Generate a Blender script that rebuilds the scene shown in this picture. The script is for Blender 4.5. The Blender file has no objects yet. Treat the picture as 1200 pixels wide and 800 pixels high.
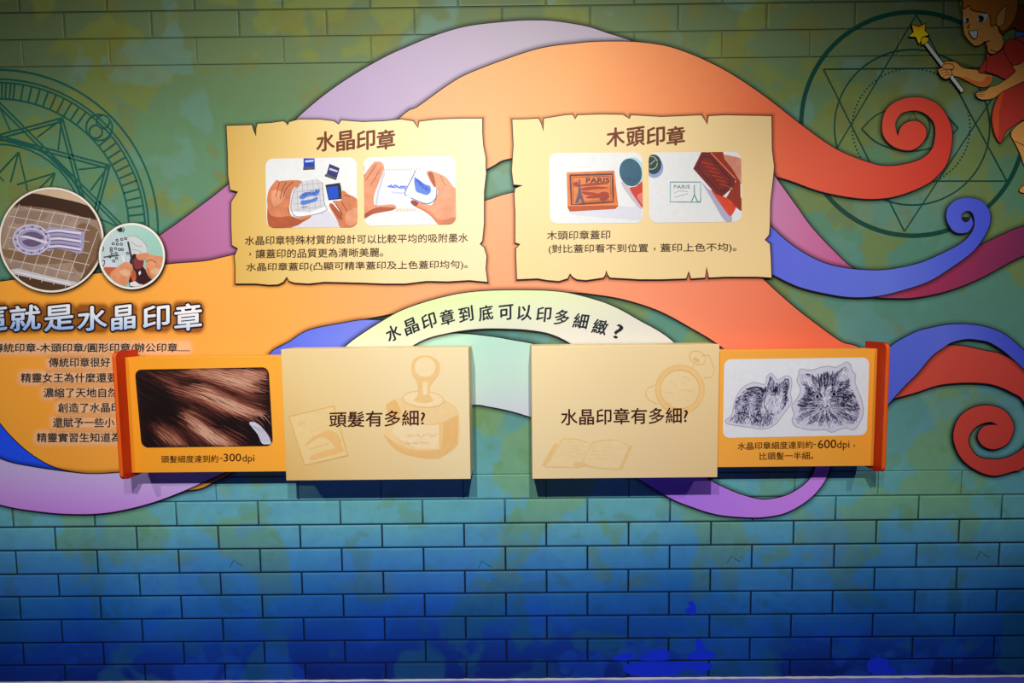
import bpy, math, random
from mathutils import Vector
from mathutils.geometry import tessellate_polygon

# ------------------------------------------------------------------ camera
CAM_H, DIST, F = 1.258, 1.5, 533.0
YAW, PITCH, ROLL = math.radians(-0.244), math.radians(3.451), math.radians(-0.595)
cam = bpy.data.cameras.new('camera'); cam.sensor_width = 36; cam.lens = 36 * F / 1200; cam.clip_start = .05
camo = bpy.data.objects.new('camera', cam); bpy.context.collection.objects.link(camo)
camo.location = (0, -DIST, CAM_H)
bpy.context.scene.camera = camo
cy_, sy_, cp_, sp_, cr_, sr_ = (math.cos(YAW), math.sin(YAW), math.cos(PITCH), math.sin(PITCH), math.cos(ROLL), math.sin(ROLL))
def ray(px, py):
    a, b = (px - 600) / F, -(py - 400) / F
    a, b = cr_ * a - sr_ * b, sr_ * a + cr_ * b
    fy, fz = cp_ + sp_ * b, -sp_ + cp_ * b
    return (cy_ * a + sy_ * fy, -sy_ * a + cy_ * fy, fz)
from mathutils import Matrix
def dvec(a, b, c):   # direction of a camera-space vector (x right, y up, z forward)
    a, b = cr_ * a - sr_ * b, sr_ * a + cr_ * b
    fy, fz = cp_ * c + sp_ * b, -sp_ * c + cp_ * b
    return Vector((cy_ * a + sy_ * fy, -sy_ * a + cy_ * fy, fz))
camo.rotation_euler = Matrix((dvec(1, 0, 0), dvec(0, 1, 0), -dvec(0, 0, 1))).transposed().to_euler()

# ------------------------------------------------------------------ world, lights, exposure
w = bpy.data.worlds.new('world'); bpy.context.scene.world = w; w.use_nodes = True
w.node_tree.nodes['Background'].inputs[0].default_value = (.55, .7, 1, 1)
w.node_tree.nodes['Background'].inputs[1].default_value = .006
vs = bpy.context.scene.view_settings
vs.view_transform = 'Standard'; vs.look = 'None'; vs.gamma = 1; vs.exposure = 0
bpy.context.scene.cycles.max_bounces = 6
bpy.context.scene.cycles.transparent_max_bounces = 24
def spot(name, loc, target, power, angle, blend, color, size=.02):
    l = bpy.data.lights.new(name, 'SPOT'); l.energy = power; l.spot_size = math.radians(angle); l.spot_blend = blend
    l.color = color; l.shadow_soft_size = size
    o = bpy.data.objects.new(name, l); bpy.context.collection.objects.link(o); o.location = loc
    o.rotation_euler = (Vector(target) - Vector(loc)).to_track_quat('-Z', 'Y').to_euler()
spot('ceiling_or_fill_spot', (.16, -1.9, 2.42), (.24, 0, 1.0), 128, 98, 1, (1, .965, .93))
spot('ceiling_or_fill_spot', (-.31, -1.9, 2.42), (-.78, 0, 1.02), 140, 104, 1, (1, .965, .93))

spot('ceiling_or_fill_spot', (-1.75, -1.7, 2.42), (-1.4, 0, 1.05), 60, 56, 1, (1, .965, .93))  # unseen fill lamp, added to brighten the left edge
spot('ceiling_or_fill_spot', (1.55, -1.7, 2.42), (1.35, 0, 1.12), 60, 54, 1, (1, .965, .93))  # matching unseen fill, added for brightness at the right edge

# ------------------------------------------------------------------ helpers
COL = bpy.context.collection
def P(px, py, d=0.0):
    """point of the plane that stands d metres in front of the wall"""
    x, y, z = ray(px, py); t = (DIST - d) / y
    return Vector((x * t, -d, CAM_H + z * t))
def lin(c):
    c /= 255
    return c / 12.92 if c <= .04045 else ((c + .055) / 1.055) ** 2.4
def rgb(c): return (lin(c[0]), lin(c[1]), lin(c[2]), 1)
MATS = {}
def mat(c, rough=.55, spec=.3, name=None):
    k = (tuple(c), rough, spec)
    if k in MATS: return MATS[k]
    m = bpy.data.materials.new(name or 'print_%d_%d_%d' % tuple(c)); m.use_nodes = True
    nt = m.node_tree; b = nt.nodes['Principled BSDF']
    b.inputs['Roughness'].default_value = rough; b.inputs['Specular IOR Level'].default_value = spec
    n = nt.nodes.new('ShaderNodeTexNoise'); n.inputs['Scale'].default_value = 60; n.inputs['Detail'].default_value = 3
    g = nt.nodes.new('ShaderNodeNewGeometry'); nt.links.new(g.outputs['Position'], n.inputs['Vector'])
    mx = nt.nodes.new('ShaderNodeMix'); mx.data_type = 'RGBA'
    nt.links.new(n.outputs['Fac'], mx.inputs[0])
    mx.inputs[6].default_value = tuple(v * .93 for v in rgb(c)[:3]) + (1,)
    mx.inputs[7].default_value = tuple(min(1, v * 1.07) for v in rgb(c)[:3]) + (1,)
    nt.links.new(mx.outputs[2], b.inputs['Base Color'])
    MATS[k] = m; return m
def pmat(c):
    k = ('p',) + tuple(c)
    if k not in MATS:
        m = mat(c).copy(); m.name = 'photo_%d_%d_%d' % tuple(c); MATS[k] = m
        for n in m.node_tree.nodes:
            if n.type == 'TEX_NOISE': n.inputs['Scale'].default_value = 34; n.inputs['Detail'].default_value = 5
            if n.type == 'MIX':
                n.inputs[6].default_value = tuple(v * .62 for v in rgb(c)[:3]) + (1,); n.inputs[7].default_value = tuple(min(1, v * 1.38) for v in rgb(c)[:3]) + (1,)
    return MATS[k]
def gmat(name, a, b_, stops, rough=.55, spec=.3, d=0):
    """printed colour gradient running from point a to point b of the wall"""
    m = bpy.data.materials.new(name); m.use_nodes = True; nt = m.node_tree; b = nt.nodes['Principled BSDF']
    b.inputs['Roughness'].default_value = rough; b.inputs['Specular IOR Level'].default_value = spec
    A, B = P(*a, d), P(*b_, d); D = B - A
    g = nt.nodes.new('ShaderNodeNewGeometry')
    s = nt.nodes.new('ShaderNodeVectorMath'); s.operation = 'SUBTRACT'; s.inputs[1].default_value = A
    nt.links.new(g.outputs['Position'], s.inputs[0])
    dt = nt.nodes.new('ShaderNodeVectorMath'); dt.operation = 'DOT_PRODUCT'; dt.inputs[1].default_value = D / D.length_squared
    nt.links.new(s.outputs[0], dt.inputs[0])
    r = nt.nodes.new('ShaderNodeValToRGB'); e = r.color_ramp.elements
    while len(e) < len(stops): e.new(.5)
    for i, (p, c) in enumerate(stops): e[i].position = p; e[i].color = rgb(c)
    nt.links.new(dt.outputs['Value'], r.inputs[0]); nt.links.new(r.outputs[0], b.inputs['Base Color'])
    return m
def inkmat(name, c):
    """airbrushed ink: printed density stored per vertex"""
    m = bpy.data.materials.new(name); m.use_nodes = True; nt = m.node_tree; b = nt.nodes['Principled BSDF']
    b.inputs['Base Color'].default_value = rgb(c); b.inputs['Roughness'].default_value = .6
    b.inputs['Specular IOR Level'].default_value = .2
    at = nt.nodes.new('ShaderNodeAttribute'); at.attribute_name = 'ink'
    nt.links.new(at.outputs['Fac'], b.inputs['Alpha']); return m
def link(name, me, m, parent=None, kind=None):
    o = bpy.data.objects.new(name, me); COL.objects.link(o)
    if m is not None and not me.materials:
        for q in (m if isinstance(m, (list, tuple)) else [m]): me.materials.append(q)
    if parent: o.parent = parent
    if kind: o['kind'] = kind
    return o
def tag(o, label, cat, group=None):
    o['label'] = label; o['category'] = cat
    if group: o['group'] = group
    return o
def thing(name, label, cat, group=None, loc=(0, 0, 0)):
    o = bpy.data.objects.new(name, None); COL.objects.link(o); o.empty_display_size = .05
    return tag(o, label, cat, group)
def mesh(vs_, fs, name='m'):
    me = bpy.data.meshes.new(name); me.from_pydata([tuple(v) for v in vs_], [], fs); me.update(); return me
class MB:
    """collects flat printed shapes on one plane"""
    def __init__(s, d): s.v, s.f, s.d0, s.k = [], [], d, 0
    @property
    def d(s): return s.d0 + (s.k % 20) * 8e-6   # every shape lies a hair above the one before it
    def poly(s, pts, d=None, th=0):
        s.k += 1; d = s.d if d is None else d
        n = len(s.v); pts = clean(pts)
        s.v += [P(x, y, d) for x, y in pts]
        tris = tessellate_polygon([[Vector((x, y, 0)) for x, y in pts]])
        s.f += [tuple(n + i for i in t) for t in tris]
        if th:
            k = len(s.v); q = len(pts)
            s.v += [v + Vector((0, th, 0)) for v in s.v[n:n + q]]
            s.f += [(n + i, n + (i + 1) % q, k + (i + 1) % q, k + i) for i in range(q)]
        return s
    def line(s, pts, wd, closed=False, taper=False):
        s.k += 1; n0 = len(s.v); L = len(pts)
        for i, (x, y) in enumerate(pts):
            if closed: a, b = pts[i - 1], pts[(i + 1) % L]
            else: a, b = pts[max(i - 1, 0)], pts[min(i + 1, L - 1)]
            dx, dy = b[0] - a[0], b[1] - a[1]; l = math.hypot(dx, dy) or 1
            h = wd / 2 * (math.sin(math.pi * (i + .35) / (L - .3)) if taper else 1)
            s.v += [P(x - dy / l * h, y + dx / l * h, s.d), P(x + dy / l * h, y - dx / l * h, s.d)]
        for i in range(L if closed else L - 1):
            j = (i + 1) % L
            s.f.append((n0 + 2 * i, n0 + 2 * j, n0 + 2 * j + 1, n0 + 2 * i + 1))
        return s
    def ell(s, cx, cy, rx, ry=None, rot=0, n=32): return s.poly(ell(cx, cy, rx, ry, rot, n))
    def ring(s, cx, cy, rx, wd, ry=None, rot=0, n=48): return s.line(ell(cx, cy, rx, ry, rot, n), wd, True)
    def rect(s, x0, y0, x1, y1): return s.poly([(x0, y0), (x1, y0), (x1, y1), (x0, y1)])
    def build(s, name, m, parent=None, kind=None): return link(name, mesh(s.v, s.f, name), m, parent, kind)
def ell(cx, cy, rx, ry=None, rot=0, n=32):
    ry = rx if ry is None else ry; r = math.radians(rot); o = []
    for i in range(n):
        t = 2 * math.pi * i / n; a, b = rx * math.cos(t), ry * math.sin(t)
        o.append((cx + a * math.cos(r) - b * math.sin(r), cy + a * math.sin(r) + b * math.cos(r)))
    return o
def clean(pts):
    o = []
    for p in pts:
        if not o or math.hypot(p[0] - o[-1][0], p[1] - o[-1][1]) > .05: o.append(p)
    if math.hypot(o[0][0] - o[-1][0], o[0][1] - o[-1][1]) < .05: o.pop()
    return o
def sm(pts, n=6, closed=False):
    """Catmull-Rom through the points"""
    L = len(pts); o = []
    for i in range(L if closed else L - 1):
        if closed: a, b, c, d = pts[i - 1], pts[i], pts[(i + 1) % L], pts[(i + 2) % L]
        else: a, b, c, d = pts[max(i - 1, 0)], pts[i], pts[i + 1], pts[min(i + 2, L - 1)]
        for k in range(n):
            t = k / n; t2, t3 = t * t, t * t * t
            o.append(tuple(.5 * (2 * b[j] + (c[j] - a[j]) * t + (2 * a[j] - 5 * b[j] + 4 * c[j] - d[j]) * t2 + (3 * b[j] - a[j] - 3 * c[j] + d[j]) * t3) for j in (0, 1)))
    if not closed: o.append(pts[-1])
    return o
def area(p): return sum(p[i - 1][0] * p[i][1] - p[i][0] * p[i - 1][1] for i in range(len(p))) / 2
def offset(p, r):
    s = 1 if area(p) > 0 else -1; o = []; L = len(p)
    for i in range(L):
        a, b, c = p[i - 1], p[i], p[(i + 1) % L]
        n1 = (b[1] - a[1], a[0] - b[0]); n2 = (c[1] - b[1], b[0] - c[0])
        l1, l2 = math.hypot(*n1) or 1, math.hypot(*n2) or 1
        nx, ny = n1[0] / l1 + n2[0] / l2, n1[1] / l1 + n2[1] / l2; l = math.hypot(nx, ny)
        if l < .3: nx, ny, l = n1[0] / l1, n1[1] / l1, 1
        k = min(1.6, 2 / l) if l else 1
        o.append((b[0] + s * nx / l * r * k, b[1] + s * ny / l * r * k))
    return o
def crop(x0, y0, s):
    return lambda *a: [(x0 + a[i] / s, y0 + a[i + 1] / s) for i in range(0, len(a), 2)]
def rrect(tl, tr, br, bl, r, n=6):
    c = [Vector(q) for q in (tl, tr, br, bl)]; o = []
    for i in range(4):
        b = c[i]; u = (c[i - 1] - b).normalized() * r; v = (c[(i + 1) % 4] - b).normalized() * r
        for k in range(n + 1):
            t = math.pi / 2 * k / n
            q = b + u * (1 - math.sin(t)) + v * (1 - math.cos(t))
            o.append((q.x, q.y))
    return o
def inside(p, poly):
    c = False; x, y = p
    for i in range(len(poly)):
        (x1, y1), (x2, y2) = poly[i - 1], poly[i]
        if (y1 > y) != (y2 > y) and x < (x2 - x1) * (y - y1) / (y2 - y1) + x1: c = not c
    return c
INK = inkmat('airbrushed_dark_ink', (18, 20, 22)); WHITEINK = inkmat('airbrushed_pale_ink', (255, 228, 184))
BROWNINK = inkmat('airbrushed_brown_ink', (120, 52, 14))
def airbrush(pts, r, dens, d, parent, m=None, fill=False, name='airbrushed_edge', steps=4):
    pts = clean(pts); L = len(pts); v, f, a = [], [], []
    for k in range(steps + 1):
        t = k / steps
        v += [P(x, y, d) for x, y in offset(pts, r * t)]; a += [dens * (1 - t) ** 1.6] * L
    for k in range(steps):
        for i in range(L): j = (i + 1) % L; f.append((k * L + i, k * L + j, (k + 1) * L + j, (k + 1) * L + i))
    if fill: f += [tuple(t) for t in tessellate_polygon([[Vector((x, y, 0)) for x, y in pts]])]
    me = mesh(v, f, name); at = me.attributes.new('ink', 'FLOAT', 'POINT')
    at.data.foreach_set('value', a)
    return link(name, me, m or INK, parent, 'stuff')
DARK = mat((38, 26, 34))
def slab(name, pts, m, d, parent=None, th=.0007):
    return MB(d).poly(pts, th=th).build(name, m, parent)
def cutout(name, label, cat, pts, m, d, group=None, glow=7, dens=.6, edge=1.1):
    """a shape of the mural: coloured sheet, dark printed outline, airbrushed edge"""
    t = thing(name, label, cat, group)
    slab('sheet', pts, m, d + .0008, t)
    slab('outline', offset(clean(pts), edge), DARK, d + .0004, t, .0003)
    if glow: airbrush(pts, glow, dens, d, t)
    return t
# lettering: outlines of the built-in font turned into flat meshes
GLY = {}
def glyphs(body, spacing=1):
    k = (body, spacing)
    if k not in GLY:
        c = bpy.data.curves.new('t', 'FONT'); c.body = body; c.resolution_u = 3; c.space_character = spacing
        o = bpy.data.objects.new('t', c); COL.objects.link(o); bpy.context.view_layer.update()
        me = bpy.data.meshes.new_from_object(o.evaluated_get(bpy.context.evaluated_depsgraph_get()))
        GLY[k] = ([(v.co.x, v.co.y) for v in me.vertices], [tuple(p.vertices) for p in me.polygons])
        bpy.data.objects.remove(o); bpy.data.curves.remove(c); bpy.data.meshes.remove(me)
    return GLY[k]
def letter(body, x0, x1, yt0, yb0, yt1, yb1, d, m, parent, bold=.0, name='lettering', ring_=None, spacing=1, th=0):
    """text fitted in a quad: left edge x0 (top yt0, bottom yb0), right edge x1 (yt1, yb1)"""
    V, Fc = glyphs(body, spacing)
    ax, bx_ = min(v[0] for v in V), max(v[0] for v in V); ay, by = min(v[1] for v in V), max(v[1] for v in V)
    if ring_: offs = [(ring_ * math.cos(t * math.pi / 6), ring_ * math.sin(t * math.pi / 6)) for t in range(12)]
    elif bold: offs = [(-bold, 0), (bold, 0), (0, bold * .7), (0, -bold * .7)]
    else: offs = [(0, 0)]
    vv, ff = [], []
    for ko, (ox, oy) in enumerate(offs):
        n = len(vv)
        for x, y in V:
            u, t = (x - ax) / (bx_ - ax), (by - y) / (by - ay)
            top, bot = yt0 + (yt1 - yt0) * u, yb0 + (yb1 - yb0) * u
            vv.append(P(x0 + (x1 - x0) * u + ox, top + (bot - top) * t + oy, d + ko * 1.6e-5))
        ff += [tuple(n + i for i in f) for f in Fc]
    return link(name, mesh(vv, ff, name), m, parent)

# ------------------------------------------------------------------ the wall: painted field and bricks
def mural_material(name, dark=False):
    m = bpy.data.materials.new(name); m.use_nodes = True; nt = m.node_tree; N, K = nt.nodes, nt.links
    b = N['Principled BSDF']; b.inputs['Roughness'].default_value = .5; b.inputs['Specular IOR Level'].default_value = .25
    g = N.new('ShaderNodeNewGeometry'); sp = N.new('ShaderNodeSeparateXYZ'); K.new(g.outputs['Position'], sp.inputs[0])
    mr = N.new('ShaderNodeMapRange'); mr.inputs[1].default_value = 0; mr.inputs[2].default_value = 2.4
    wn = N.new('ShaderNodeTexNoise'); wn.inputs['Scale'].default_value = 2.2; wn.inputs['Detail'].default_value = 1
    K.new(g.outputs['Position'], wn.inputs['Vector'])
    wa = N.new('ShaderNodeMath'); wa.operation = 'MULTIPLY_ADD'; wa.inputs[1].default_value = .22
    K.new(wn.outputs['Fac'], wa.inputs[0]); K.new(sp.outputs['Z'], wa.inputs[2])
    wb = N.new('ShaderNodeMath'); wb.operation = 'SUBTRACT'; wb.inputs[1].default_value = .11; K.new(wa.outputs[0], wb.inputs[0])
    K.new(wb.outputs[0], mr.inputs[0])
    r = N.new('ShaderNodeValToRGB'); K.new(mr.outputs[0], r.inputs[0]); e = r.color_ramp.elements
    st = STOPS_WALL
    while len(e) < len(st): e.new(.5)
    for i, (z, c) in enumerate(st): e[i].position = z / 2.4; e[i].color = rgb(c)
    col = r.outputs[0]
    zn = N.new('ShaderNodeMapRange'); zn.inputs[1].default_value = 0; zn.inputs[2].default_value = 2.4; K.new(sp.outputs['Z'], zn.inputs[0])
    def blotch(col, scale, seed, lo, hi, c_top, c_mid, c_bot, amt, warp):
        mp = N.new('ShaderNodeMapping'); mp.inputs['Location'].default_value = (seed, 0, seed * 1.7)
        K.new(g.outputs['Position'], mp.inputs[0])
        n = N.new('ShaderNodeTexNoise'); n.inputs['Scale'].default_value = scale; n.inputs['Detail'].default_value = 3.5
        n.inputs['Roughness'].default_value = .55; n.inputs['Distortion'].default_value = warp; K.new(mp.outputs[0], n.inputs['Vector'])
        q = N.new('ShaderNodeMapRange'); q.inputs[1].default_value = lo; q.inputs[2].default_value = hi
        q.inputs[3].default_value = 0; q.inputs[4].default_value = amt; K.new(n.outputs['Fac'], q.inputs[0])
        cm = N.new('ShaderNodeValToRGB'); K.new(zn.outputs[0], cm.inputs[0]); ce = cm.color_ramp.elements; ce.new(.5)
        for i_, (z, c) in enumerate(((.25, c_bot), (.62, c_mid), (1.35, c_top))): ce[i_].position = z / 2.4; ce[i_].color = rgb(c)
        x = N.new('ShaderNodeMix'); x.data_type = 'RGBA'; K.new(q.outputs[0], x.inputs[0]); K.new(col, x.inputs[6]); K.new(cm.outputs[0], x.inputs[7])
        return x.outputs[2]
    col = blotch(col, 3.0, 3.1, .52, .55, (126, 136, 54), (128, 178, 104), (26, 92, 122), .62, .1)
    col = blotch(col, 3.4, 9.4, .54, .575, (106, 152, 146), (96, 168, 200), (18, 84, 196), .4, .1)
    col = blotch(col, 6.5, 5.2, .57, .60, (122, 118, 40), (110, 160, 90), (24, 86, 120), .4, .15)
    col = blotch(col, 22, 1.2, .4, .7, (100, 120, 90), (80, 140, 130), (14, 60, 120), .22, .3)
    if dark:
        zr = N.new('ShaderNodeValToRGB'); K.new(sp.outputs['Z'], zr.inputs[0]); zz = zr.color_ramp.elements
        mz = N.new('ShaderNodeMapRange'); mz.inputs[1].default_value = 0; mz.inputs[2].default_value = 2.4; K.new(sp.outputs['Z'], mz.inputs[0]); K.new(mz.outputs[0], zr.inputs[0])
        for _ in range(2): zz.new(.5)
        for i, (z, v) in enumerate([(.55, .93), (.74, .2), (2.0, .1), (2.22, .5)]): zz[i].position = z / 2.4; zz[i].color = (v, v, v, 1)
        x = N.new('ShaderNodeMix'); x.data_type = 'RGBA'; K.new(zr.outputs[0], x.inputs[0]); K.new(col, x.inputs[6])
        x.inputs[7].default_value = rgb((8, 22, 40)); col = x.outputs[2]
    K.new(col, b.inputs['Base Color'])
    bp = N.new('ShaderNodeBump'); bp.inputs['Strength'].default_value = .08; bp.inputs['Distance'].default_value = .002
    nn = N.new('ShaderNodeTexNoise'); nn.inputs['Scale'].default_value = 160; K.new(g.outputs['Position'], nn.inputs['Vector'])
    K.new(nn.outputs['Fac'], bp.inputs['Height']); K.new(bp.outputs[0], b.inputs['Normal'])
    return m
STOPS_WALL = [(0, (4, 34, 112)), (.14, (12, 64, 152)), (.30, (34, 108, 178)), (.44, (70, 146, 196)), (.57, (104, 180, 192)),
              (.70, (108, 178, 176)), (.95, (94, 150, 146)), (1.45, (88, 142, 118)), (1.85, (98, 138, 96)), (2.1, (106, 126, 84)), (2.4, (92, 108, 66))]
MURAL, JOINT = mural_material('painted_mural'), mural_material('painted_joint', True)
Z_LOW = CAM_H - .5365; Z_HIGH = CAM_H + .8033
ROWS = [CAM_H + z for z in (-.5365, -.6206, -.7054, -.7872, -.8705, -.9503, -1.0325, -1.1152, -1.1956)] + [-.02]
TOPS = [Z_HIGH + .083 * i for i in range(7)]
WX = 2.05
def box(v, f, x0, x1, y0, y1, z0, z1):
    n = len(v); v += [(x, y, z) for x in (x0, x1) for y in (y0, y1) for z in (z0, z1)]
    f += [tuple(n + i for i in q) for q in ((0, 1, 3, 2), (4, 6, 7, 5), (0, 4, 5, 1), (2, 3, 7, 6), (0, 2, 6, 4), (1, 5, 7, 3))]
v, f = [], []
box(v, f, -WX, WX, 0, .08, -.02, 2.75)
wall = link('wall_back', mesh(v, f, 'wall_back'), JOINT, None, 'structure')
v, f = [], []; box(v, f, -WX, WX, -.003, 0, Z_LOW + .002, Z_HIGH - .002)
link('painted_field', mesh(v, f, 'painted_field'), MURAL, wall)
BW = .2783
def brick_mesh(wd, h, gap, bev):
    x0, x1, z0, z1 = gap / 2, wd - gap / 2, gap / 2, h - gap / 2
    v = [(x0, 0, z0), (x1, 0, z0), (x1, 0, z1), (x0, 0, z1), (x0, -.0022, z0), (x1, -.0022, z0), (x1, -.0022, z1), (x0, -.0022, z1),
         (x0 + bev, -.0034, z0 + bev), (x1 - bev, -.0034, z0 + bev), (x1 - bev, -.0034, z1 - bev), (x0 + bev, -.0034, z1 - bev)]
    f = [(8, 9, 10, 11)] + [(a, (a + 1) % 4, (a + 1) % 4 + 4, a + 4) for a in range(4)] + [(a + 4, (a + 1) % 4 + 4, (a + 1) % 4 + 8, a + 8) for a in range(4)]
    me = mesh(v, f, 'brick'); me.materials.append(MURAL); return me
rnd = random.Random(4)
BM = {}
def bricks(z0, z1, phase, gap, bev):
    k = round((phase - (-WX)) / BW) + 2; x = phase - k * BW
    while x < WX:
        a, b = max(x, -WX), min(x + BW, WX)
        if b - a > .03:
            key = (round(b - a, 4), round(z1 - z0, 4), gap)
            if key not in BM: BM[key] = brick_mesh(b - a, z1 - z0, gap, bev)
            o = bpy.data.objects.new('brick', BM[key]); COL.objects.link(o); o.parent = wall
            o.location = (a, rnd.uniform(-.0003, .0003), z0)
        x += BW
PH = -1.5668
for i in range(len(ROWS) - 1):
    zt, zb = ROWS[i], ROWS[i + 1]
    gap = .0035 if i == 0 else .0062
    bricks(zb, zt, PH + (BW / 2 if i % 2 == 1 else 0), gap, .0022 if i == 0 else .0042)
for i in range(len(TOPS) - 1):
    bricks(TOPS[i], TOPS[i + 1], -1.5575 + (BW / 2 if i % 2 == 1 else 0), .0034 if i == 0 else .0055, .002 if i == 0 else .004)
# hairline cracks painted on some bricks, bright blue dabs low on the wall
CR = mat((10, 50, 90))
for cx, cy in ((275, 660), (566, 661), (858, 655), (1150, 650)):
    m_ = MB(.0038); m_.line([(cx - 6, cy + 5), (cx - 1, cy - 4), (cx + 4, cy), (cx + 10, cy + 3)], .6)
    m_.build('crack', CR, wall)
BLUE = mat((16, 52, 215))
for pts in ([(718, 773), (722, 768), (732, 765), (741, 766), (739, 773)], [(748, 773), (756, 766), (772, 760), (783, 762), (783, 773)],
            [(806, 772), (809, 765), (816, 762), (815, 750), (822, 749), (828, 762), (838, 764), (834, 772)],
            [(737, 777), (828, 776), (829, 786), (818, 789), (812, 784), (800, 785), (788, 791), (741, 791)],
            [(1019, 772), (1040, 772), (1042, 780), (1050, 788), (1019, 788)], [(1060, 788), (1066, 785), (1075, 785), (1078, 788)],
            [(802, 716), (808, 710), (806, 706), (812, 704), (816, 714), (812, 720)]):
    MB(.0037).poly(sm(pts, 4, True)).build('paint_dab', BLUE, wall)
# floor and the bead of filler along the wall foot
def floor_material():
    m = bpy.data.materials.new('floor_blue'); m.use_nodes = True; nt = m.node_tree; b = nt.nodes['Principled BSDF']
    g = nt.nodes.new('ShaderNodeNewGeometry'); n = nt.nodes.new('ShaderNodeTexNoise'); n.inputs['Scale'].default_value = 9; n.inputs['Detail'].default_value = 6
    nt.links.new(g.outputs['Position'], n.inputs['Vector']); r = nt.nodes.new('ShaderNodeValToRGB'); nt.links.new(n.outputs['Fac'], r.inputs[0])
    r.color_ramp.elements[0].position = .3; r.color_ramp.elements[0].color = rgb((74, 84, 210)); r.color_ramp.elements[1].position = .7; r.color_ramp.elements[1].color = rgb((104, 110, 232))
    nt.links.new(r.outputs[0], b.inputs['Base Color']); b.inputs['Roughness'].default_value = .4; return m
v, f = [], []; box(v, f, -WX, WX, -3.2, 0, -.08, 0)
link('floor', mesh(v, f, 'floor'), floor_material(), None, 'structure')
v, f = [], []; n = 160
for i in range(n + 1):
    x = -WX + 2 * WX * i / n; h = .002 + .0016 * rnd.random(); y = .004 + .003 * rnd.random()
    v += [(x, -.003, h + .001), (x, -y, h), (x, -y - .002, 0)]
for i in range(n):
    a = 3 * i; f += [(a, a + 1, a + 4, a + 3), (a + 1, a + 2, a + 5, a + 4)]
link('trim_1', mesh(v, f, 'trim_1'), mat((206, 206, 206), .8), None, 'structure')

# ------------------------------------------------------------------ magic circles drawn on the wall
LINE1, LINE2 = mat((22, 92, 78)), mat((10, 72, 58))
t = thing('magic_circle', 'teal line-drawn magic circle with ladder ring, cut by the left picture edge', 'magic circle')
cx, cy = -3, 269.5
def arcpts(cx, cy, r, n=96): return ell(cx, cy, r, r, 0, n)
m_ = MB(.0038)
m_.ring(cx, cy, 188, 2.4, n=120); m_.build('outer_ring', LINE1, t)
m_ = MB(.0040); m_.ring(cx, cy, 177, 2.1, n=110).ring(cx, cy, 173, 2.1, n=110).ring(cx, cy, 154, 2.1, n=110)
for k in range(110):
    a = math.radians(k * 3.35 - 90)
    if abs(math.degrees(a) + 45.5) < 5.5: continue
    m_.line([(cx + 154 * math.cos(a), cy + 154 * math.sin(a)), (cx + 173 * math.cos(a), cy + 173 * math.sin(a))], 1.9)
m_.build('ladder_ring', LINE1, t)
m_ = MB(.0042)
vx = [(cx + 152 * math.cos(math.radians(30 * k)), cy - 152 * math.sin(math.radians(30 * k))) for k in range(12)]
for k in range(12):
    a, b = vx[k], vx[(k + 3) % 12]; dx, dy = b[0] - a[0], b[1] - a[1]; l = math.hypot(dx, dy)
    for s in (0, 4): m_.line([(a[0] - dy / l * -s, a[1] + dx / l * -s), (b[0] - dy / l * -s, b[1] + dx / l * -s)], 2.0)
    a1 = math.radians(30 * k); q = 112
    for s in (-1, 1):
        b1 = a1 + s * math.radians(7)
        m_.line([(cx + 150 * math.cos(a1), cy - 150 * math.sin(a1)), (cx + 118 * math.cos(b1), cy - 118 * math.sin(b1))], 1.6)
m_.build('star', LINE1, t)
m_ = MB(.0044); m_.ring(cx, cy, 106, 2.8).ring(cx, cy, 101, 2)
for k in range(12):
    a1 = math.radians(30 * k + 15); p0 = (cx + 95 * math.cos(a1), cy - 95 * math.sin(a1))
    for s in (-1, 0, 1):
        b1 = a1 + s * math.radians(22 if s else 0); m_.line([p0, (cx + 58 * math.cos(b1), cy - 58 * math.sin(b1))], 1.6)
m_.build('inner_ring', LINE1, t)
m_ = MB(.0046); m_.ring(116, 149, 15.3, 1.7).ring(120.5, 142.3, 7.6, 1.7).ring(112, 154, 7.6, 1.7); m_.build('moon_badge', LINE1, t)

t = thing('magic_circle', 'dark teal magic circle with hexagram and eye, beside the fairy', 'magic circle')
cx, cy = 1070, 145
MB(.0038).ring(cx, cy, 131, 5.2, n=100).build('outer_ring', LINE2, t)
m_ = MB(.0040); H = [(1074, 17), (1187, 79), (1180, 212), (1060, 271), (958, 212), (965, 81)]
m_.line([H[0], H[2]], 1.6).line([H[2], H[4]], 1.6).line([H[4], H[0]], 1.6).line([H[1], H[3]], 1.6).line([H[3], H[5]], 1.6).line([H[5], H[1]], 1.6)
m_.build('star', LINE2, t)
MB(.0042).ring(1069, 149, 91, 1.8, n=80).build('inner_ring', LINE2, t)
m_ = MB(.0044)
for k in range(96):
    a = 2 * math.pi * k / 96; m_.ell(1068 + 69 * math.cos(a), 149 + 69 * math.sin(a), 1.1, n=6)
m_.build('dotted_ring', LINE2, t, 'stuff')
m_ = MB(.0046); m_.line(sm([(1010, 151), (1030, 133), (1066, 124), (1104, 133), (1123, 150)]), 1.6).line(sm([(1010, 151), (1030, 168), (1064, 177), (1100, 170), (1123, 150)]), 1.6)
m_.ring(1067, 149, 23, 1.6).line([(1053, 160), (1070, 131), (1086, 160)], 1.2, True); m_.build('eye', LINE2, t)

# ------------------------------------------------------------------ ribbons of the mural, back to front
D0 = .005
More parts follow.
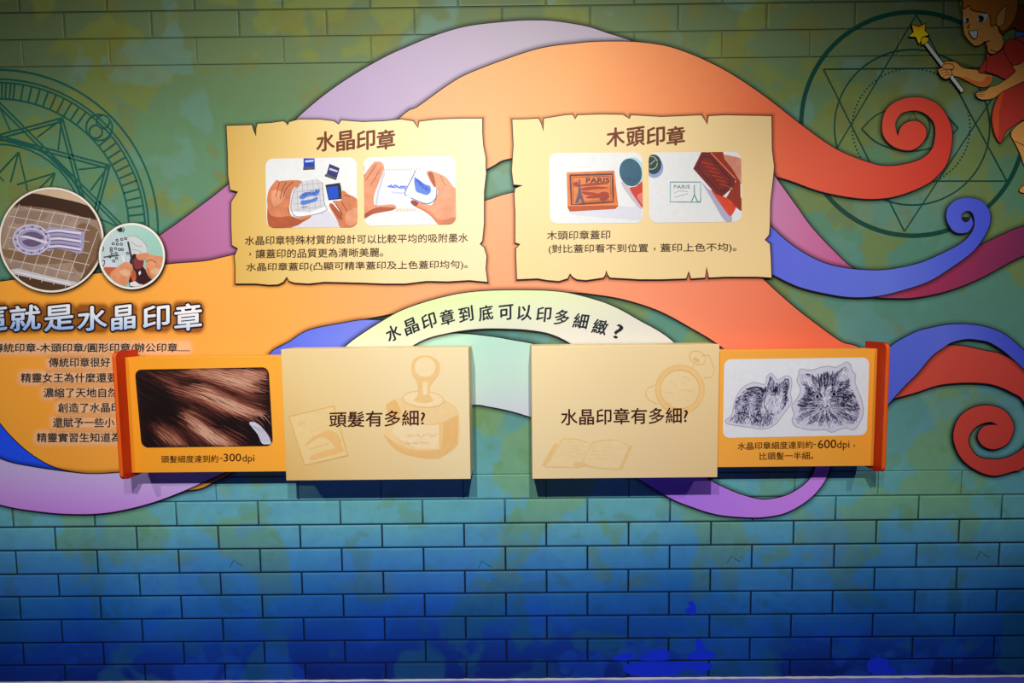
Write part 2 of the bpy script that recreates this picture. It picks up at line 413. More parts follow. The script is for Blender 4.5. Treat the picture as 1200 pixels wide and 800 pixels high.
# lavender arc, running down left into pink
top = sm([(180, 282), (189, 275), (217, 255), (269, 215), (310, 176), (350, 137), (382, 110), (415, 87.5), (450, 67.5), (475, 56), (512, 41), (550, 30.5), (600, 25), (625, 24), (650, 25), (687, 31), (712, 39), (740, 48), (760, 58)])
low = sm([(740, 70), (640, 75), (520, 130), (440, 180), (330, 275), (272, 303), (240, 310), (194, 315), (180, 312)])
cutout('ribbon', 'lavender ribbon arching over the orange one, pink at its left end', 'ribbon', top + low,
       gmat('lavender_print', (190, 295), (600, 30), [(0, (176, 96, 140)), (.25, (190, 120, 170)), (.5, (184, 162, 196)), (1, (184, 172, 186))]), D0)
# mint band between the two boxes
mint = sm([(440, 425), (480, 400), (510, 394.5), (522, 391.5), (541, 391), (572, 394), (597, 398), (640, 408), (700, 440)]) + sm([(700, 520), (660, 500), (621, 488), (597, 481), (572, 476), (554, 474), (500, 478), (440, 490)])
cutout('ribbon', 'pale mint ribbon seen in the gap between the two cream boxes', 'ribbon', mint,
       gmat('mint_print', (580, 395), (600, 490), [(0, (186, 230, 210)), (.55, (196, 224, 212)), (1, (206, 208, 222))]), D0 + .0009)
# broad orange ribbon that holds the left text and runs to the right panel
r2 = sm([(-60, 350), (0, 330), (100, 322), (194, 310), (240, 306), (272, 299), (400, 270), (500, 250), (566, 236), (600, 226), (680, 212), (760, 225), (830, 265), (892, 325), (925, 355), (950, 375), (985, 400), (1008, 408), (1050, 440)]) \
    + sm([(960, 470), (880, 430), (837, 400), (812, 385), (775, 365), (737, 352), (700, 345), (657, 342), (560, 345), (470, 365), (400, 379), (362, 387), (340, 400), (318, 412), (300, 450), (296, 500), (280, 545), (246, 567), (222, 574), (180, 572), (140, 554), (112, 555), (75, 550), (50, 540), (25, 522), (0, 495), (-30, 450), (-60, 420)])
cutout('ribbon', 'broad orange ribbon behind the left text and under both parchments', 'ribbon', r2,
       gmat('orange_print', (60, 400), (960, 380), [(0, (255, 170, 56)), (.3, (254, 172, 78)), (.5, (252, 170, 116)), (.78, (250, 150, 112)), (1, (240, 112, 78))]), D0 + .0018)
# upper orange band ending in a red curl
o1 = sm([(330, 300), (400, 205), (470, 137), (490, 125), (525, 100), (550, 86), (600, 67), (637, 56), (675, 51), (700, 49), (740, 49), (775, 53), (800, 60), (830, 72.5), (862, 90), (900, 116), (945, 151), (982, 176), (1020, 191), (1040, 194.5), (1062, 192), (1080, 186), (1092, 175), (1096, 160), (1095, 145), (1087, 135), (1077, 130), (1065, 130), (1055, 134), (1049, 145), (1052, 160)]) \
    + sm([(1052, 160), (1056, 149), (1064, 143), (1075, 142), (1084, 149), (1085, 160), (1077, 171), (1065, 176), (1048, 172), (1036, 160), (1034, 144), (1040, 127), (1055, 117), (1075, 114), (1095, 120), (1107, 132), (1115, 150), (1115, 170), (1110, 190), (1102, 202), (1087, 215), (1062, 226), (1037, 232), (1005, 232), (962, 224), (925, 211), (900, 204), (850, 188), (760, 176), (680, 178), (600, 185), (572, 197), (500, 235), (430, 280), (330, 310)])
cutout('ribbon', 'orange ribbon rising over the parchments and curling into a red spiral', 'ribbon', o1,
       gmat('orange_red_print', (480, 110), (1110, 170), [(0, (250, 172, 118)), (.3, (250, 170, 104)), (.55, (244, 138, 84)), (.72, (240, 100, 66)), (1, (224, 60, 44))]), D0 + .0027)
# pink ribbon crossing under the blue one and running off right
pk = sm([(880, 170), (903, 200), (932, 240), (950, 265), (975, 292), (1002, 315), (1050, 330), (1100, 312), (1152, 286), (1175, 275), (1200, 265), (1260, 250)]) + sm([(1260, 280), (1200, 299), (1150, 325), (1112, 340), (1075, 348), (1050, 349), (1022, 347), (975, 335), (930, 300), (902, 262), (880, 250)])
cutout('ribbon', 'magenta ribbon passing under the blue curl, turning crimson and running off the right edge', 'ribbon', pk,
       gmat('magenta_print', (905, 220), (1200, 300), [(0, (206, 132, 176)), (.35, (204, 96, 150)), (.62, (176, 54, 92)), (1, (122, 44, 88))]), D0 + .0036)
# blue ribbon with a small curl
b1 = sm([(880, 240), (902, 264), (925, 285), (950, 301), (975, 311), (1007, 316), (1040, 316), (1075, 309), (1100, 299), (1125, 286), (1137, 275), (1142, 264), (1141, 252), (1136, 247), (1129, 249), (1126, 254), (1130, 260), (1135, 259), (1138, 254)]) \
    + sm([(1138, 254), (1140, 262), (1135, 271), (1125, 273), (1117, 270), (1111, 261), (1109, 252), (1112, 242), (1122, 234), (1137, 232), (1152, 237), (1160, 250), (1159, 265), (1150, 282), (1137, 297), (1112, 315), (1087, 330), (1050, 342), (1025, 347), (1000, 348), (975, 345), (937, 336), (905, 321), (880, 308)])
cutout('ribbon', 'cobalt blue ribbon with a small curl, right of the parchment about wood stamps', 'ribbon', b1,
       gmat('blue_print', (905, 300), (1150, 250), [(0, (96, 108, 226)), (.5, (104, 124, 232)), (1, (74, 90, 226))]), D0 + .0046)
# red ribbon low right
r3 = sm([(1030, 475), (1050, 440), (1075, 415), (1107, 406), (1125, 405), (1150, 410), (1175, 416), (1200, 432), (1235, 465), (1240, 515), (1200, 547), (1187, 552), (1165, 557), (1145, 551), (1127, 537), (1118, 517), (1119, 500), (1127, 486), (1142, 477), (1160, 475), (1177, 481), (1187, 495), (1187, 507), (1180, 520), (1165, 526), (1152, 522), (1146, 512), (1150, 502), (1158, 498), (1170, 498)]) \
    + sm([(1170, 498), (1160, 494), (1145, 499), (1136, 510), (1136, 522), (1145, 534), (1160, 538), (1180, 536), (1200, 524), (1212, 500), (1200, 470), (1187, 460), (1162, 450), (1130, 448), (1100, 451), (1075, 459), (1050, 466)])
cutout('ribbon', 'red ribbon curling into a spiral at the lower right edge', 'ribbon', r3,
       gmat('red_print', (1060, 450), (1190, 520), [(0, (222, 82, 66)), (1, (206, 66, 58))]), D0 + .0055)
b2 = sm([(1000, 470), (1030, 425), (1045, 405), (1071, 390), (1087, 385), (1115, 380), (1145, 381), (1170, 388), (1187, 399), (1205, 415), (1240, 440)]) + sm([(1240, 470), (1200, 432), (1187, 420), (1175, 410), (1160, 401), (1147, 398), (1132, 397), (1115, 401), (1107, 406), (1092, 417), (1075, 437), (1060, 452), (1042, 472), (1015, 505)])
cutout('ribbon', 'blue ribbon arching over the red spiral beside the right panel handle', 'ribbon', b2,
       gmat('blue_print', (1042, 470), (1200, 400), [(0, (86, 106, 226)), (.5, (98, 116, 230)), (1, (66, 80, 216))]), D0 + .0064)
# left bottom: vivid blue wedge and purple sweep
bw = sm([(-60, 420), (-30, 455), (0, 495), (25, 522), (50, 540), (75, 550), (100, 555)]) + sm([(110, 562), (80, 562), (37, 555), (0, 546), (-60, 525)])
cutout('ribbon', 'vivid blue wedge of ribbon at the left edge between orange and purple', 'ribbon', bw, mat((34, 84, 248)), D0 + .0014, glow=3, dens=.3)
pl = sm([(-60, 510), (0, 538), (37, 547), (87, 554), (112, 555.5), (140, 554)]) + sm([(200, 545), (270, 545)]) + sm([(275, 548), (231, 568), (205, 579), (180, 588), (150, 596), (120, 601), (87, 602), (50, 599.5), (0, 591), (-60, 570)])
cutout('ribbon', 'purple ribbon sweeping under the left panel at the lower left', 'ribbon', pl,
       gmat('purple_print', (100, 552), (100, 604), [(0, (204, 184, 230)), (.5, (208, 162, 236)), (1, (206, 136, 230))]), D0 + .0034)
# short blue piece and the pale green text ribbon
bl = sm([(300, 440), (317, 414), (329, 406), (340, 400), (362, 387), (400, 379), (425, 375), (450, 375), (480, 372)]) + [(480, 400), (440, 420), (400, 440)]
cutout('ribbon', 'short periwinkle blue ribbon above the left cream box', 'ribbon', bl,
       gmat('blue_print', (320, 410), (450, 375), [(0, (84, 110, 236)), (1, (122, 134, 236))]), D0 + .0045)
pg = sm([(385, 425), (412, 400), (450, 375), (475, 362), (512, 350), (550, 342.5), (600, 340), (657, 342), (700, 352), (725, 362), (750, 376), (775, 390), (795, 406), (830, 440)]) + sm([(720, 450), (690, 418), (665, 400), (645, 391), (625, 387), (600, 385), (562, 385), (525, 390), (492, 400), (455, 425)])
cutout('ribbon', 'pale green arched ribbon carrying the curved question above the boxes', 'ribbon', pg,
       gmat('green_print', (600, 340), (610, 400), [(0, (222, 238, 172)), (.5, (226, 232, 198)), (1, (222, 222, 214))]), D0 + .0056)
# violet ribbon low centre
pa = sm([(700, 520), (730, 545), (790, 540), (836, 565), (862, 577), (885, 584), (900, 585), (920, 581), (937, 572), (950, 560), (956, 545), (958, 520)]) + sm([(976, 520), (972, 550), (962, 570), (945, 587), (922, 600), (900, 605), (880, 606), (850, 604), (830, 600), (812, 594), (787, 584), (750, 562), (715, 540)])
cutout('ribbon', 'violet ribbon dipping below the right cream box and panel', 'ribbon', pa,
       gmat('violet_print', (780, 560), (960, 590), [(0, (176, 124, 238)), (1, (220, 144, 250))]), D0 + .0030)

# ------------------------------------------------------------------ curved question on the green ribbon
NAVY = mat((14, 24, 40))
q = thing('lettering', 'curved dark question written along the pale green ribbon', 'lettering')
for ch, x, y, a in (('水', 460.7, 390, -21), ('晶', 481.7, 382, -17), ('印', 502.7, 376, -14), ('章', 524, 371.5, -10), ('到', 546, 368, -6), ('底', 569.3, 366.5, -3), ('可', 593, 366, 0),
                    ('以', 614.7, 366.5, 2), ('印', 637.3, 368.3, 6), ('多', 658.7, 371.5, 9), ('細', 680.7, 376, 13), ('緻', 703.3, 383, 17), ('?', 724.7, 388.5, 18)):
    V, Fc = glyphs(ch); ax, bx_ = min(v[0] for v in V), max(v[0] for v in V); ay, by = min(v[1] for v in V), max(v[1] for v in V)
    wd, hh = (8, 17) if ch == '?' else (16.5, 17.5); r = math.radians(a); vv, ff = [], []
    for ko, (ox, oy) in enumerate(((-.45, 0), (.45, 0), (0, .3), (0, -.3))):
        n = len(vv)
        for gx, gy in V:
            u, t_ = ((gx - ax) / (bx_ - ax) - .5) * wd, (.5 - (gy - ay) / (by - ay)) * hh
            t_ -= u * .12 if ch != '?' else 0
            vv.append(P(x + ox + u * math.cos(r) - t_ * math.sin(r), y + oy + u * math.sin(r) + t_ * math.cos(r), D0 + .0068 + ko * 1.6e-5))
        ff += [tuple(n + i for i in fc) for fc in Fc]
    link('character', mesh(vv, ff, 'character'), NAVY, q)

# ------------------------------------------------------------------ left title and paragraph
t = thing('lettering', 'large pale blue title with dark outline below the round photographs', 'lettering')
TD = D0 + .0035
TW = gmat('title_print', (100, 357), (100, 388), [(0, (250, 250, 250)), (.45, (226, 236, 250)), (1, (150, 190, 246))])
for ch, x0, x1, y0, y1 in (('這', -28, 8, 357, 388), ('就', 12, 47, 358, 387), ('是', 52, 86, 358, 387), ('水', 91, 125, 359, 387), ('晶', 131, 158, 358, 386), ('印', 168, 198, 358, 386), ('章', 205, 236, 356, 387)):
    airbrush(rrect((x0 - 1, y0 - 1), (x1 + 1, y0 - 1), (x1 + 1, y1 + 1), (x0 - 1, y1 + 1), 6), 6, .55, TD, t, BROWNINK, True, 'airbrushed_glow')
    letter(ch, x0, x1, y0 + 1.6, y1 + 1.2, y0 - 1.8, y1 - 1.6, TD + .0005, mat((40, 22, 20)), t, name='outline', ring_=2.5)
    letter(ch, x0, x1, y0 + 1.6, y1 + 1.2, y0 - 1.8, y1 - 1.6, TD + .0010, TW, t, bold=.75, name='character')
t = thing('lettering', 'seven lines of small dark text on the orange ribbon, left of the sliding panel', 'lettering')
BK = mat((34, 34, 44))
for body, x0, x1, y0, y1 in (('傳統印章-木頭印章/圓形印章/辦公印章.....', -9, 222, 402, 412.5), ('傳統印章很好', 57, 129, 419, 430), ('精靈女王為什麼還要', 24.5, 137, 437, 448),
                             ('濃縮了天地自然', 51, 138, 454.5, 465.5), ('創造了水晶印', 68, 141, 472, 483), ('還賦予一些小', 62, 134, 489.5, 500.5), ('精靈實習生知道為', 43, 141.5, 507, 518)):
    r = rrect((x0 - .5, y0 - .5), (x1 + .5, y0 - .5), (x1 + .5, y1 + .5), (x0 - .5, y1 + .5), 4)
    airbrush(r, 7, .5, TD, t, WHITEINK, True, 'airbrushed_glow')
    letter(body, x0, x1, y0, y1, y0 - .2, y1 - .2, TD + .0006, BK, t, bold=.16, name='text_line')

# ------------------------------------------------------------------ round photographs
CREAM = mat((246, 240, 226))
PD = D0 + .0062
def disc_photo(label, cx, cy, r, bg, d):
    t = thing('round_photograph', label, 'photograph')
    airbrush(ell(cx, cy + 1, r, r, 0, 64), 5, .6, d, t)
    slab('border', ell(cx, cy, r, r, 0, 72), CREAM, d + .0006, t)
    slab('outline', ell(cx, cy, r + .7, r + .7, 0, 72), mat((90, 60, 40)), d + .0003, t, .0002)
    pic = slab('picture', ell(cx, cy, r - 2.3, r - 2.3, 0, 72), bg, d + .0010, t, .0003)
    return t, pic, ell(cx, cy, r - 2.6, r - 2.6, 0, 72)
def clip_poly(pts, clip):
    """Sutherland-Hodgman against a convex outline"""
    s = 1 if area(clip) > 0 else -1; out = list(pts)
    for i in range(len(clip)):
        a, b = clip[i - 1], clip[i]; inp, out = out, []
        if not inp: break
        side = lambda p: s * ((b[0] - a[0]) * (p[1] - a[1]) - (b[1] - a[1]) * (p[0] - a[0]))
        for j in range(len(inp)):
            p, q = inp[j - 1], inp[j]; sp, sq = side(p), side(q)
            if (sp >= 0) != (sq >= 0):
                k = sp / (sp - sq); out.append((p[0] + (q[0] - p[0]) * k, p[1] + (q[1] - p[1]) * k))
            if sq >= 0: out.append(q)
    return out
class Art:
    """layers of flat print inside one picture, each clipped to its frame"""
    def __init__(s, parent, clip, d): s.p, s.c, s.d = parent, clip, d
    def shape(s, name, pts, m, smooth=0, clipit=True, kind=None):
        s.d += .00006; pts = sm(pts, smooth, True) if smooth else pts
        if clipit: pts = clip_poly(clean(pts), s.c)
        if len(pts) < 3: return
        return MB(s.d).poly(pts).build(name, m, s.p, kind)
    def lines(s, name, lst, wd, m, taper=False, closed=False, kind=None):
        s.d += .00006; b = MB(s.d)
        for l in lst:
            run = []
            l = [l[0]] + [q for i in range(len(l) - 1) for q in [((l[i][0] * (1 - k) + l[i + 1][0] * k), (l[i][1] * (1 - k) + l[i + 1][1] * k)) for k in ((.25, .5, .75, 1) if len(l) < 5 else (1,))]]
            for p in l + ([l[0]] if closed else []):
                if inside(p, s.c): run.append(p)
                else:
                    if len(run) > 1: b.line(run, wd, taper=taper)
                    run = []
            if len(run) > 1: b.line(run, wd, taper=taper)
        if b.f: return b.build(name, m, s.p, kind)
    def text(s, body, x0, x1, y0, y1, m, tilt=0, bold=.1):
        s.d += .00006; return letter(body, x0, x1, y0, y1, y0 + tilt, y1 + tilt, s.d, m, s.p, bold)
# large: clear postmark stamp on a gridded block over wood
t, pic, C1 = disc_photo('large round photograph of a clear postmark stamp on a gridded acrylic block', 60, 281, 61.5,
    gmat('wood_photo', (30, 230), (70, 345), [(0, (96, 66, 46)), (.25, (150, 116, 88)), (.6, (122, 88, 60)), (1, (104, 70, 44))]), PD)
A = crop(0, 215, 6.154); a = Art(pic, C1, PD + .0011)
a.shape('wood_grain', A(60, 560, 400, 500, 740, 560, 740, 420, 400, 640, 200, 660), mat((128, 96, 70)), 4)
a.shape('table_edge', A(160, 60, 260, 30, 500, 30, 640, 90, 700, 160, 600, 150, 400, 100, 280, 75), mat((214, 184, 152)), 4)
a.shape('dark_gap', A(100, 110, 200, 70, 400, 100, 620, 155, 720, 250, 640, 250, 400, 190, 200, 160, 60, 150), mat((64, 40, 26)), 4)
a.shape('dark_corner', A(80, 640, 300, 700, 520, 745, 400, 800, 200, 790), mat((86, 56, 34)), 3)
a.shape('acrylic_block', A(70, 170, 420, 200, 700, 270, 745, 400, 560, 730, 400, 690, 90, 620, -20, 500, -20, 300), pmat((164, 138, 118)))
for k, pts in enumerate((A(0, 470, 200, 500, 420, 470, 560, 500, 560, 560, 300, 580, 60, 540), A(560, 300, 700, 330, 720, 480, 600, 640, 520, 560), A(120, 200, 330, 215, 300, 260, 120, 290))):
    a.shape('wood_grain', pts, mat([(138, 106, 80), (130, 98, 72), (148, 122, 102)][k]), 4)
WL = mat((216, 208, 204))
vl = [A(140 + 85 * k, 150 + 16 * k, 60 + 85 * k - 40, 470 + 30 * k * .6, 20 + 85 * k - 60, 640 + 18 * k) for k in range(-1, 8)]
hl = [A(-20, 140 + 78 * k, 300, 195 + 80 * k, 760, 275 + 84 * k) for k in range(0, 7)]
a.lines('grid_lines', vl + hl, .7, WL)
a.shape('block_edge', A(80, 618, 130, 612, 350, 668, 570, 715, 560, 750, 330, 705, 90, 650), mat((206, 202, 206)))
a.lines('edge_highlight', [A(110, 635, 340, 688, 560, 735)], .9, mat((246, 246, 248)))
LIL = mat((170, 160, 196)); LIW = mat((226, 222, 240)); LID = mat((110, 92, 124))
bars = sm(A(340, 320, 420, 325, 500, 320, 590, 345, 610, 360, 590, 500, 500, 485, 400, 470, 340, 480), 4, True)
a.shape('stamp_bars', bars, LIL)
for k in range(5):
    y = 345 + 28 * k; a.lines('stamp_bar', [sm(A(345, y, 420, y - 6, 500, y + 4, 585, y + 14 + 1.5 * k))], 2.2, LIW if k % 2 == 0 else LIL)
    a.lines('stamp_groove', [sm(A(350, y + 13, 430, y + 8, 500, y + 17, 575, y + 28))], .9, LID)
a.shape('stamp_disc', ell(*A(228, 405)[0], 22.5, 18, 5), LIL)
a.lines('stamp_rim', [ell(*A(228, 405)[0], 21.5, 17.2, 5)], 1, LIW, closed=True)
a.lines('stamp_rim', [ell(*A(228, 405)[0], 17, 13, 5)], 1.0, LIW, closed=True)
for k in range(24):
    an = 2 * math.pi * k / 24; c0 = A(228, 405)[0]
    a.lines('stamp_letter', [[(c0[0] + 17.5 * math.cos(an), c0[1] + 13.8 * math.sin(an)), (c0[0] + 20.5 * math.cos(an + .05), c0[1] + 16.4 * math.sin(an + .05))]], 1, LIW if k % 2 else LID)
a.shape('stamp_motif', A(150, 385, 200, 350, 260, 350, 310, 380, 290, 400, 220, 385), LID, 3)
a.shape('stamp_motif', A(160, 415, 220, 400, 300, 420, 250, 450, 190, 445), LID, 3)
a.shape('stamp_motif', A(140, 385, 180, 375, 240, 388, 340, 420, 330, 435, 240, 405), LIW, 3)
# small: fingers peeling a sheet of clear stamps
t, pic, C2 = disc_photo('small round photograph of fingers peeling clear stamps off their sheet', 154.5, 300, 38.8,
    gmat('mint_photo', (130, 270), (180, 330), [(0, (186, 218, 208)), (.5, (160, 206, 190)), (1, (150, 196, 180))]), PD + .0025)
A = crop(110, 255, 8.889); a = Art(pic, C2, PD + .0036)
a.shape('plastic_sheet', A(60, 260, 200, 150, 350, 190, 520, 260, 560, 380, 420, 560, 60, 520), mat((196, 212, 214)))
a.shape('plastic_sheet', A(60, 440, 140, 440, 240, 480, 230, 540, 60, 520), mat((214, 216, 226)))
a.shape('clear_stamp', A(350, 190, 450, 200, 540, 280, 560, 370, 430, 440, 380, 330), mat((208, 214, 212)), 3)
a.lines('clear_stamp_edge', [sm(A(350, 190, 450, 200, 540, 280, 555, 370)), sm(A(390, 250, 440, 290, 500, 300)), sm(A(400, 330, 450, 340, 500, 360))], .7, mat((150, 158, 162)))
a.shape('dark_background', A(380, 420, 440, 380, 520, 520, 620, 640, 560, 700, 380, 730, 370, 560), mat((58, 22, 22)), 3)
a.shape('red_fold', A(410, 440, 480, 400, 520, 440, 500, 520, 430, 530), mat((130, 52, 56)), 3)
SK, SK2, SK3 = pmat((226, 148, 104)), pmat((196, 96, 58)), pmat((240, 178, 138))
a.shape('finger', A(100, 520, 250, 515, 340, 470, 300, 600, 180, 620), SK2, 4)
a.shape('finger', A(170, 590, 250, 510, 330, 460, 400, 490, 410, 540, 370, 640, 330, 710, 250, 700), SK, 4)
a.shape('nail', A(270, 560, 330, 530, 380, 560, 360, 610, 300, 600), SK3, 4)
a.shape('finger', A(390, 560, 430, 555, 440, 640, 400, 660), SK2, 3)
a.shape('finger', A(440, 390, 520, 365, 620, 390, 740, 420, 740, 520, 640, 460, 560, 440, 470, 440), SK, 4)
a.shape('finger', A(560, 440, 620, 410, 690, 480, 720, 540, 680, 620, 600, 640, 540, 540), SK, 4)
a.shape('nail', A(590, 560, 640, 520, 690, 540, 650, 600), SK3, 3)
a.lines('finger_crease', [sm(A(540, 460, 600, 440, 650, 470)), sm(A(560, 520, 580, 600, 620, 640))], .8, mat((120, 46, 26)))
a.shape('white_cuff', A(370, 680, 430, 660, 470, 690, 530, 700, 500, 730, 380, 710), mat((226, 222, 224)))
a.shape('highlight', A(465, 570, 485, 550, 490, 580, 472, 600), mat((240, 236, 236)))
a.shape('highlight', A(290, 400, 305, 395, 325, 455, 312, 465), mat((236, 240, 240)))
b = [ell(*A(x, y)[0], 1.4, 1.3, 0, 10) for x, y in ((240, 235), (290, 225), (330, 215), (243, 275), (285, 275), (200, 270), (180, 320), (225, 320), (295, 330), (190, 380), (230, 370), (165, 405), (235, 420), (205, 450), (180, 345), (350, 370), (265, 330))]
a.lines('ring_stamp', b, .8, mat((44, 46, 60)), closed=True, kind='stuff')
a.lines('sheet_fold', [A(355, 250, 380, 370, 420, 540)], 2.2, mat((60, 50, 60)))
a.shape('black_mark', A(235, 120, 280, 95, 300, 130, 270, 150), mat((40, 46, 50)), 2)
for q_ in (sm(A(295, 95, 315, 120, 300, 150)), sm(A(85, 450, 110, 445, 100, 500, 80, 480)), sm(A(70, 290, 100, 310, 90, 350))): a.lines('black_mark', [q_], .8, mat((50, 52, 66)))
a.lines('edge_line', [A(100, 410, 260, 390)], 1.2, mat((70, 70, 76)))

# ------------------------------------------------------------------ parchments
KD = D0 + .0078
def parchment(label, pts, m):
    t = thing('parchment', label, 'parchment sign')
    slab('sheet', pts, m, KD + .0012, t, .001)
    slab('burnt_edge', offset(clean(pts), .9), mat((58, 30, 16)), KD + .0006, t, .0006)
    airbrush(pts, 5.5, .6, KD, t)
    return t
BR = mat((112, 54, 24)); TX = mat((64, 36, 22))
p1 = [(265.5, 147.5), (280, 147), (295, 146.5), (297, 153), (300, 160), (300.5, 150), (302, 145), (318, 144), (332, 142), (335, 144), (337, 147), (339, 143), (350, 140), (375, 140), (391, 142), (397, 146), (400, 141), (425, 143), (450, 142), (470, 140), (484, 142), (490, 150.5), (491.5, 142.5), (512, 140), (540, 139), (565, 139), (565, 155), (566, 170), (569, 185), (569, 197), (569.5, 203), (567, 225), (567, 262), (565, 282), (562, 286), (567, 290), (570, 300), (569, 315), (571, 330),
      (550, 328), (525, 329.5), (500, 329), (475, 332), (450, 332), (425, 331), (380, 330), (362, 332), (345, 331), (339, 329), (336, 324), (332, 330), (326, 333), (315, 333.5), (300, 332), (276, 332), (276, 312), (275, 300), (279, 291), (272, 287), (271, 262), (271, 237), (279, 224.5), (270, 222), (267.5, 205), (267, 180)]
t = parchment('parchment sign about crystal stamps with two photographs of hands, left of the other parchment', p1,
              gmat('parchment_print', (268, 240), (570, 220), [(0, (216, 174, 84)), (.25, (230, 198, 122)), (.6, (244, 220, 164)), (1, (246, 224, 176))]))
T1 = KD + .0020
for i_, ch in enumerate('水晶印章'):
    xx = 371 + 23.6 * i_; letter(ch, xx, xx + 20.8, 155.6 - .7 * i_, 178 - .7 * i_, 152.6 - .7 * i_, 175.2 - .7 * i_, T1, BR, t, bold=.6, name='title_character')
letter('水晶印章特殊材質的設計可以比較平均的吸附墨水', 287, 548.5, 276.6, 287.2, 273, 283.6, T1, TX, t, bold=.12, name='text_line')
letter('，', 292, 294, 296, 299.5, 296, 299.5, T1, TX, t, bold=.12, name='comma'); letter('讓蓋印的品質更為清晰美麗。', 299.5, 449, 292, 302.6, 290, 300.6, T1, TX, t, bold=.12, name='text_line')
letter('水晶印章蓋印(凸顯可精準蓋印及上色蓋印均勻)。', 288.5, 548, 308, 319, 304.6, 315.6, T1, TX, t, bold=.12, name='text_line')
PW = lambda nm, c: mat(c)
def photo(parent, tl, tr, br, bl, c=(228, 230, 228), r=9):
    o = rrect(tl, tr, br, bl, r)
    pic = MB(KD + .0020).poly(o).build('photograph', mat(c), parent)
    return Art(pic, clean(rrect(tl, tr, br, bl, r)), KD + .0021)
SKA, SKB, SKC, SKD = pmat((204, 124, 84)), pmat((170, 84, 52)), pmat((222, 150, 112)), mat((120, 52, 30))
def scribble(a, name, x0, y0, x1, y1, h, m, n=14, seed=1, wd=1.2):
    r = random.Random(seed); L = []
    for k in range(3):
        L.append([(x0 + (x1 - x0) * i / n + r.uniform(-.8, .8), y0 + (y1 - y0) * i / n + r.uniform(-h, h)) for i in range(n + 1)])
    a.lines(name, L, wd, m)
# first photograph
a = photo(t, (311, 186), (418, 184.2), (419, 266), (312.5, 267)); A = crop(300, 180, 8.889)
a.shape('soft_shade', A(380, 640, 740, 580, 900, 760, 400, 770), mat((214, 212, 222)))
a.shape('acrylic_block', A(470, 290, 640, 262, 690, 300, 715, 520, 745, 580, 700, 620, 600, 640, 430, 655, 370, 610, 360, 520, 400, 380), mat((206, 206, 210)))
a.lines('grid_lines', [A(480 + 55 * k, 285 - 6 * k, 500 + 62 * k, 640 - 4 * k) for k in range(-1, 4)] + [A(400, 340 + 62 * k, 700, 300 + 62 * k) for k in range(5)], .5, mat((160, 160, 168)))
a.shape('block_edge', A(380, 600, 560, 610, 720, 545, 740, 585, 600, 640, 430, 660), mat((232, 234, 238)), 2)
a.lines('block_rim', [sm(A(470, 300, 400, 380, 365, 520, 372, 600, 430, 655, 600, 635, 735, 585, 715, 520, 690, 300))], .7, mat((120, 120, 128)))
DB = mat((84, 126, 206))
a.shape('blue_pattern', A(450, 450, 490, 415, 550, 405, 600, 400, 665, 372, 660, 400, 630, 440, 560, 440, 480, 475), DB, 3)
a.shape('blue_pattern', A(470, 490, 560, 480, 640, 450, 630, 490, 560, 515, 480, 535), DB, 3)
scribble(a, 'blue_detail', 354, 228, 373, 223.5, 2.4, mat((40, 80, 180)), seed=3, wd=.7)
a.lines('mark', [A(470, 560, 540, 550)], .8, mat((80, 80, 88)))
a.shape('hand', A(120, 560, 115, 480, 130, 390, 180, 310, 220, 272, 238, 285, 300, 280, 400, 275, 460, 280, 475, 300, 440, 325, 445, 348, 400, 350, 365, 420, 355, 500, 345, 580, 365, 640, 430, 665, 520, 645, 575, 640, 560, 670, 480, 715, 400, 755, 330, 780, 190, 780, 135, 750, 115, 680), SKA, 4)
a.shape('hand_shade', A(118, 560, 150, 640, 250, 660, 350, 650, 470, 690, 570, 650, 480, 715, 400, 755, 190, 775, 130, 740), SKB, 3)
a.shape('knuckle', A(160, 400, 220, 380, 300, 430, 250, 520, 180, 540), SKC, 4)
a.lines('finger_line', [sm(A(245, 300, 225, 370, 205, 450)), sm(A(315, 295, 270, 380, 255, 470)), sm(A(390, 290, 310, 370, 285, 450)), A(355, 640, 330, 560)], .8, SKD)
NV, GR = mat((30, 62, 176)), mat((84, 84, 88))
a.shape('ink_pad', A(495, 48, 610, 48, 612, 140, 495, 142), NV); a.shape('pad_base', A(492, 138, 612, 135, 612, 162, 490, 170), GR); a.shape('pad_label', A(512, 70, 600, 62, 598, 84, 512, 92), mat((190, 206, 232)))
a.shape('ink_pad', A(765, 105, 870, 150, 840, 255, 735, 210), mat((48, 46, 110))); a.shape('pad_base', A(722, 215, 740, 210, 838, 252, 835, 274, 712, 232), GR); a.shape('pad_label', A(768, 148, 852, 176, 846, 194, 762, 168), mat((200, 200, 214)))
a.shape('hand', A(885, 400, 915, 385, 960, 420, 1020, 450, 1060, 500, 1070, 690, 1020, 760, 880, 765, 850, 700, 770, 560, 765, 535, 800, 520, 850, 590, 870, 600, 830, 530, 800, 490, 885, 485), SKA, 4)
a.shape('fingertip', A(765, 535, 800, 525, 900, 650, 880, 690, 830, 640), SKB, 3)
a.shape('palm', A(930, 640, 1040, 560, 1060, 700, 960, 750), SKC, 3)
a.lines('finger_line', [A(830, 520, 905, 640), A(890, 500, 950, 600), A(920, 430, 980, 450)], .8, SKD)
a.shape('ink_pad', A(722, 325, 875, 303, 888, 360, 890, 468, 755, 482), mat((34, 36, 44))); a.shape('pad_face', A(736, 348, 850, 336, 862, 462, 762, 474), mat((24, 74, 196)))
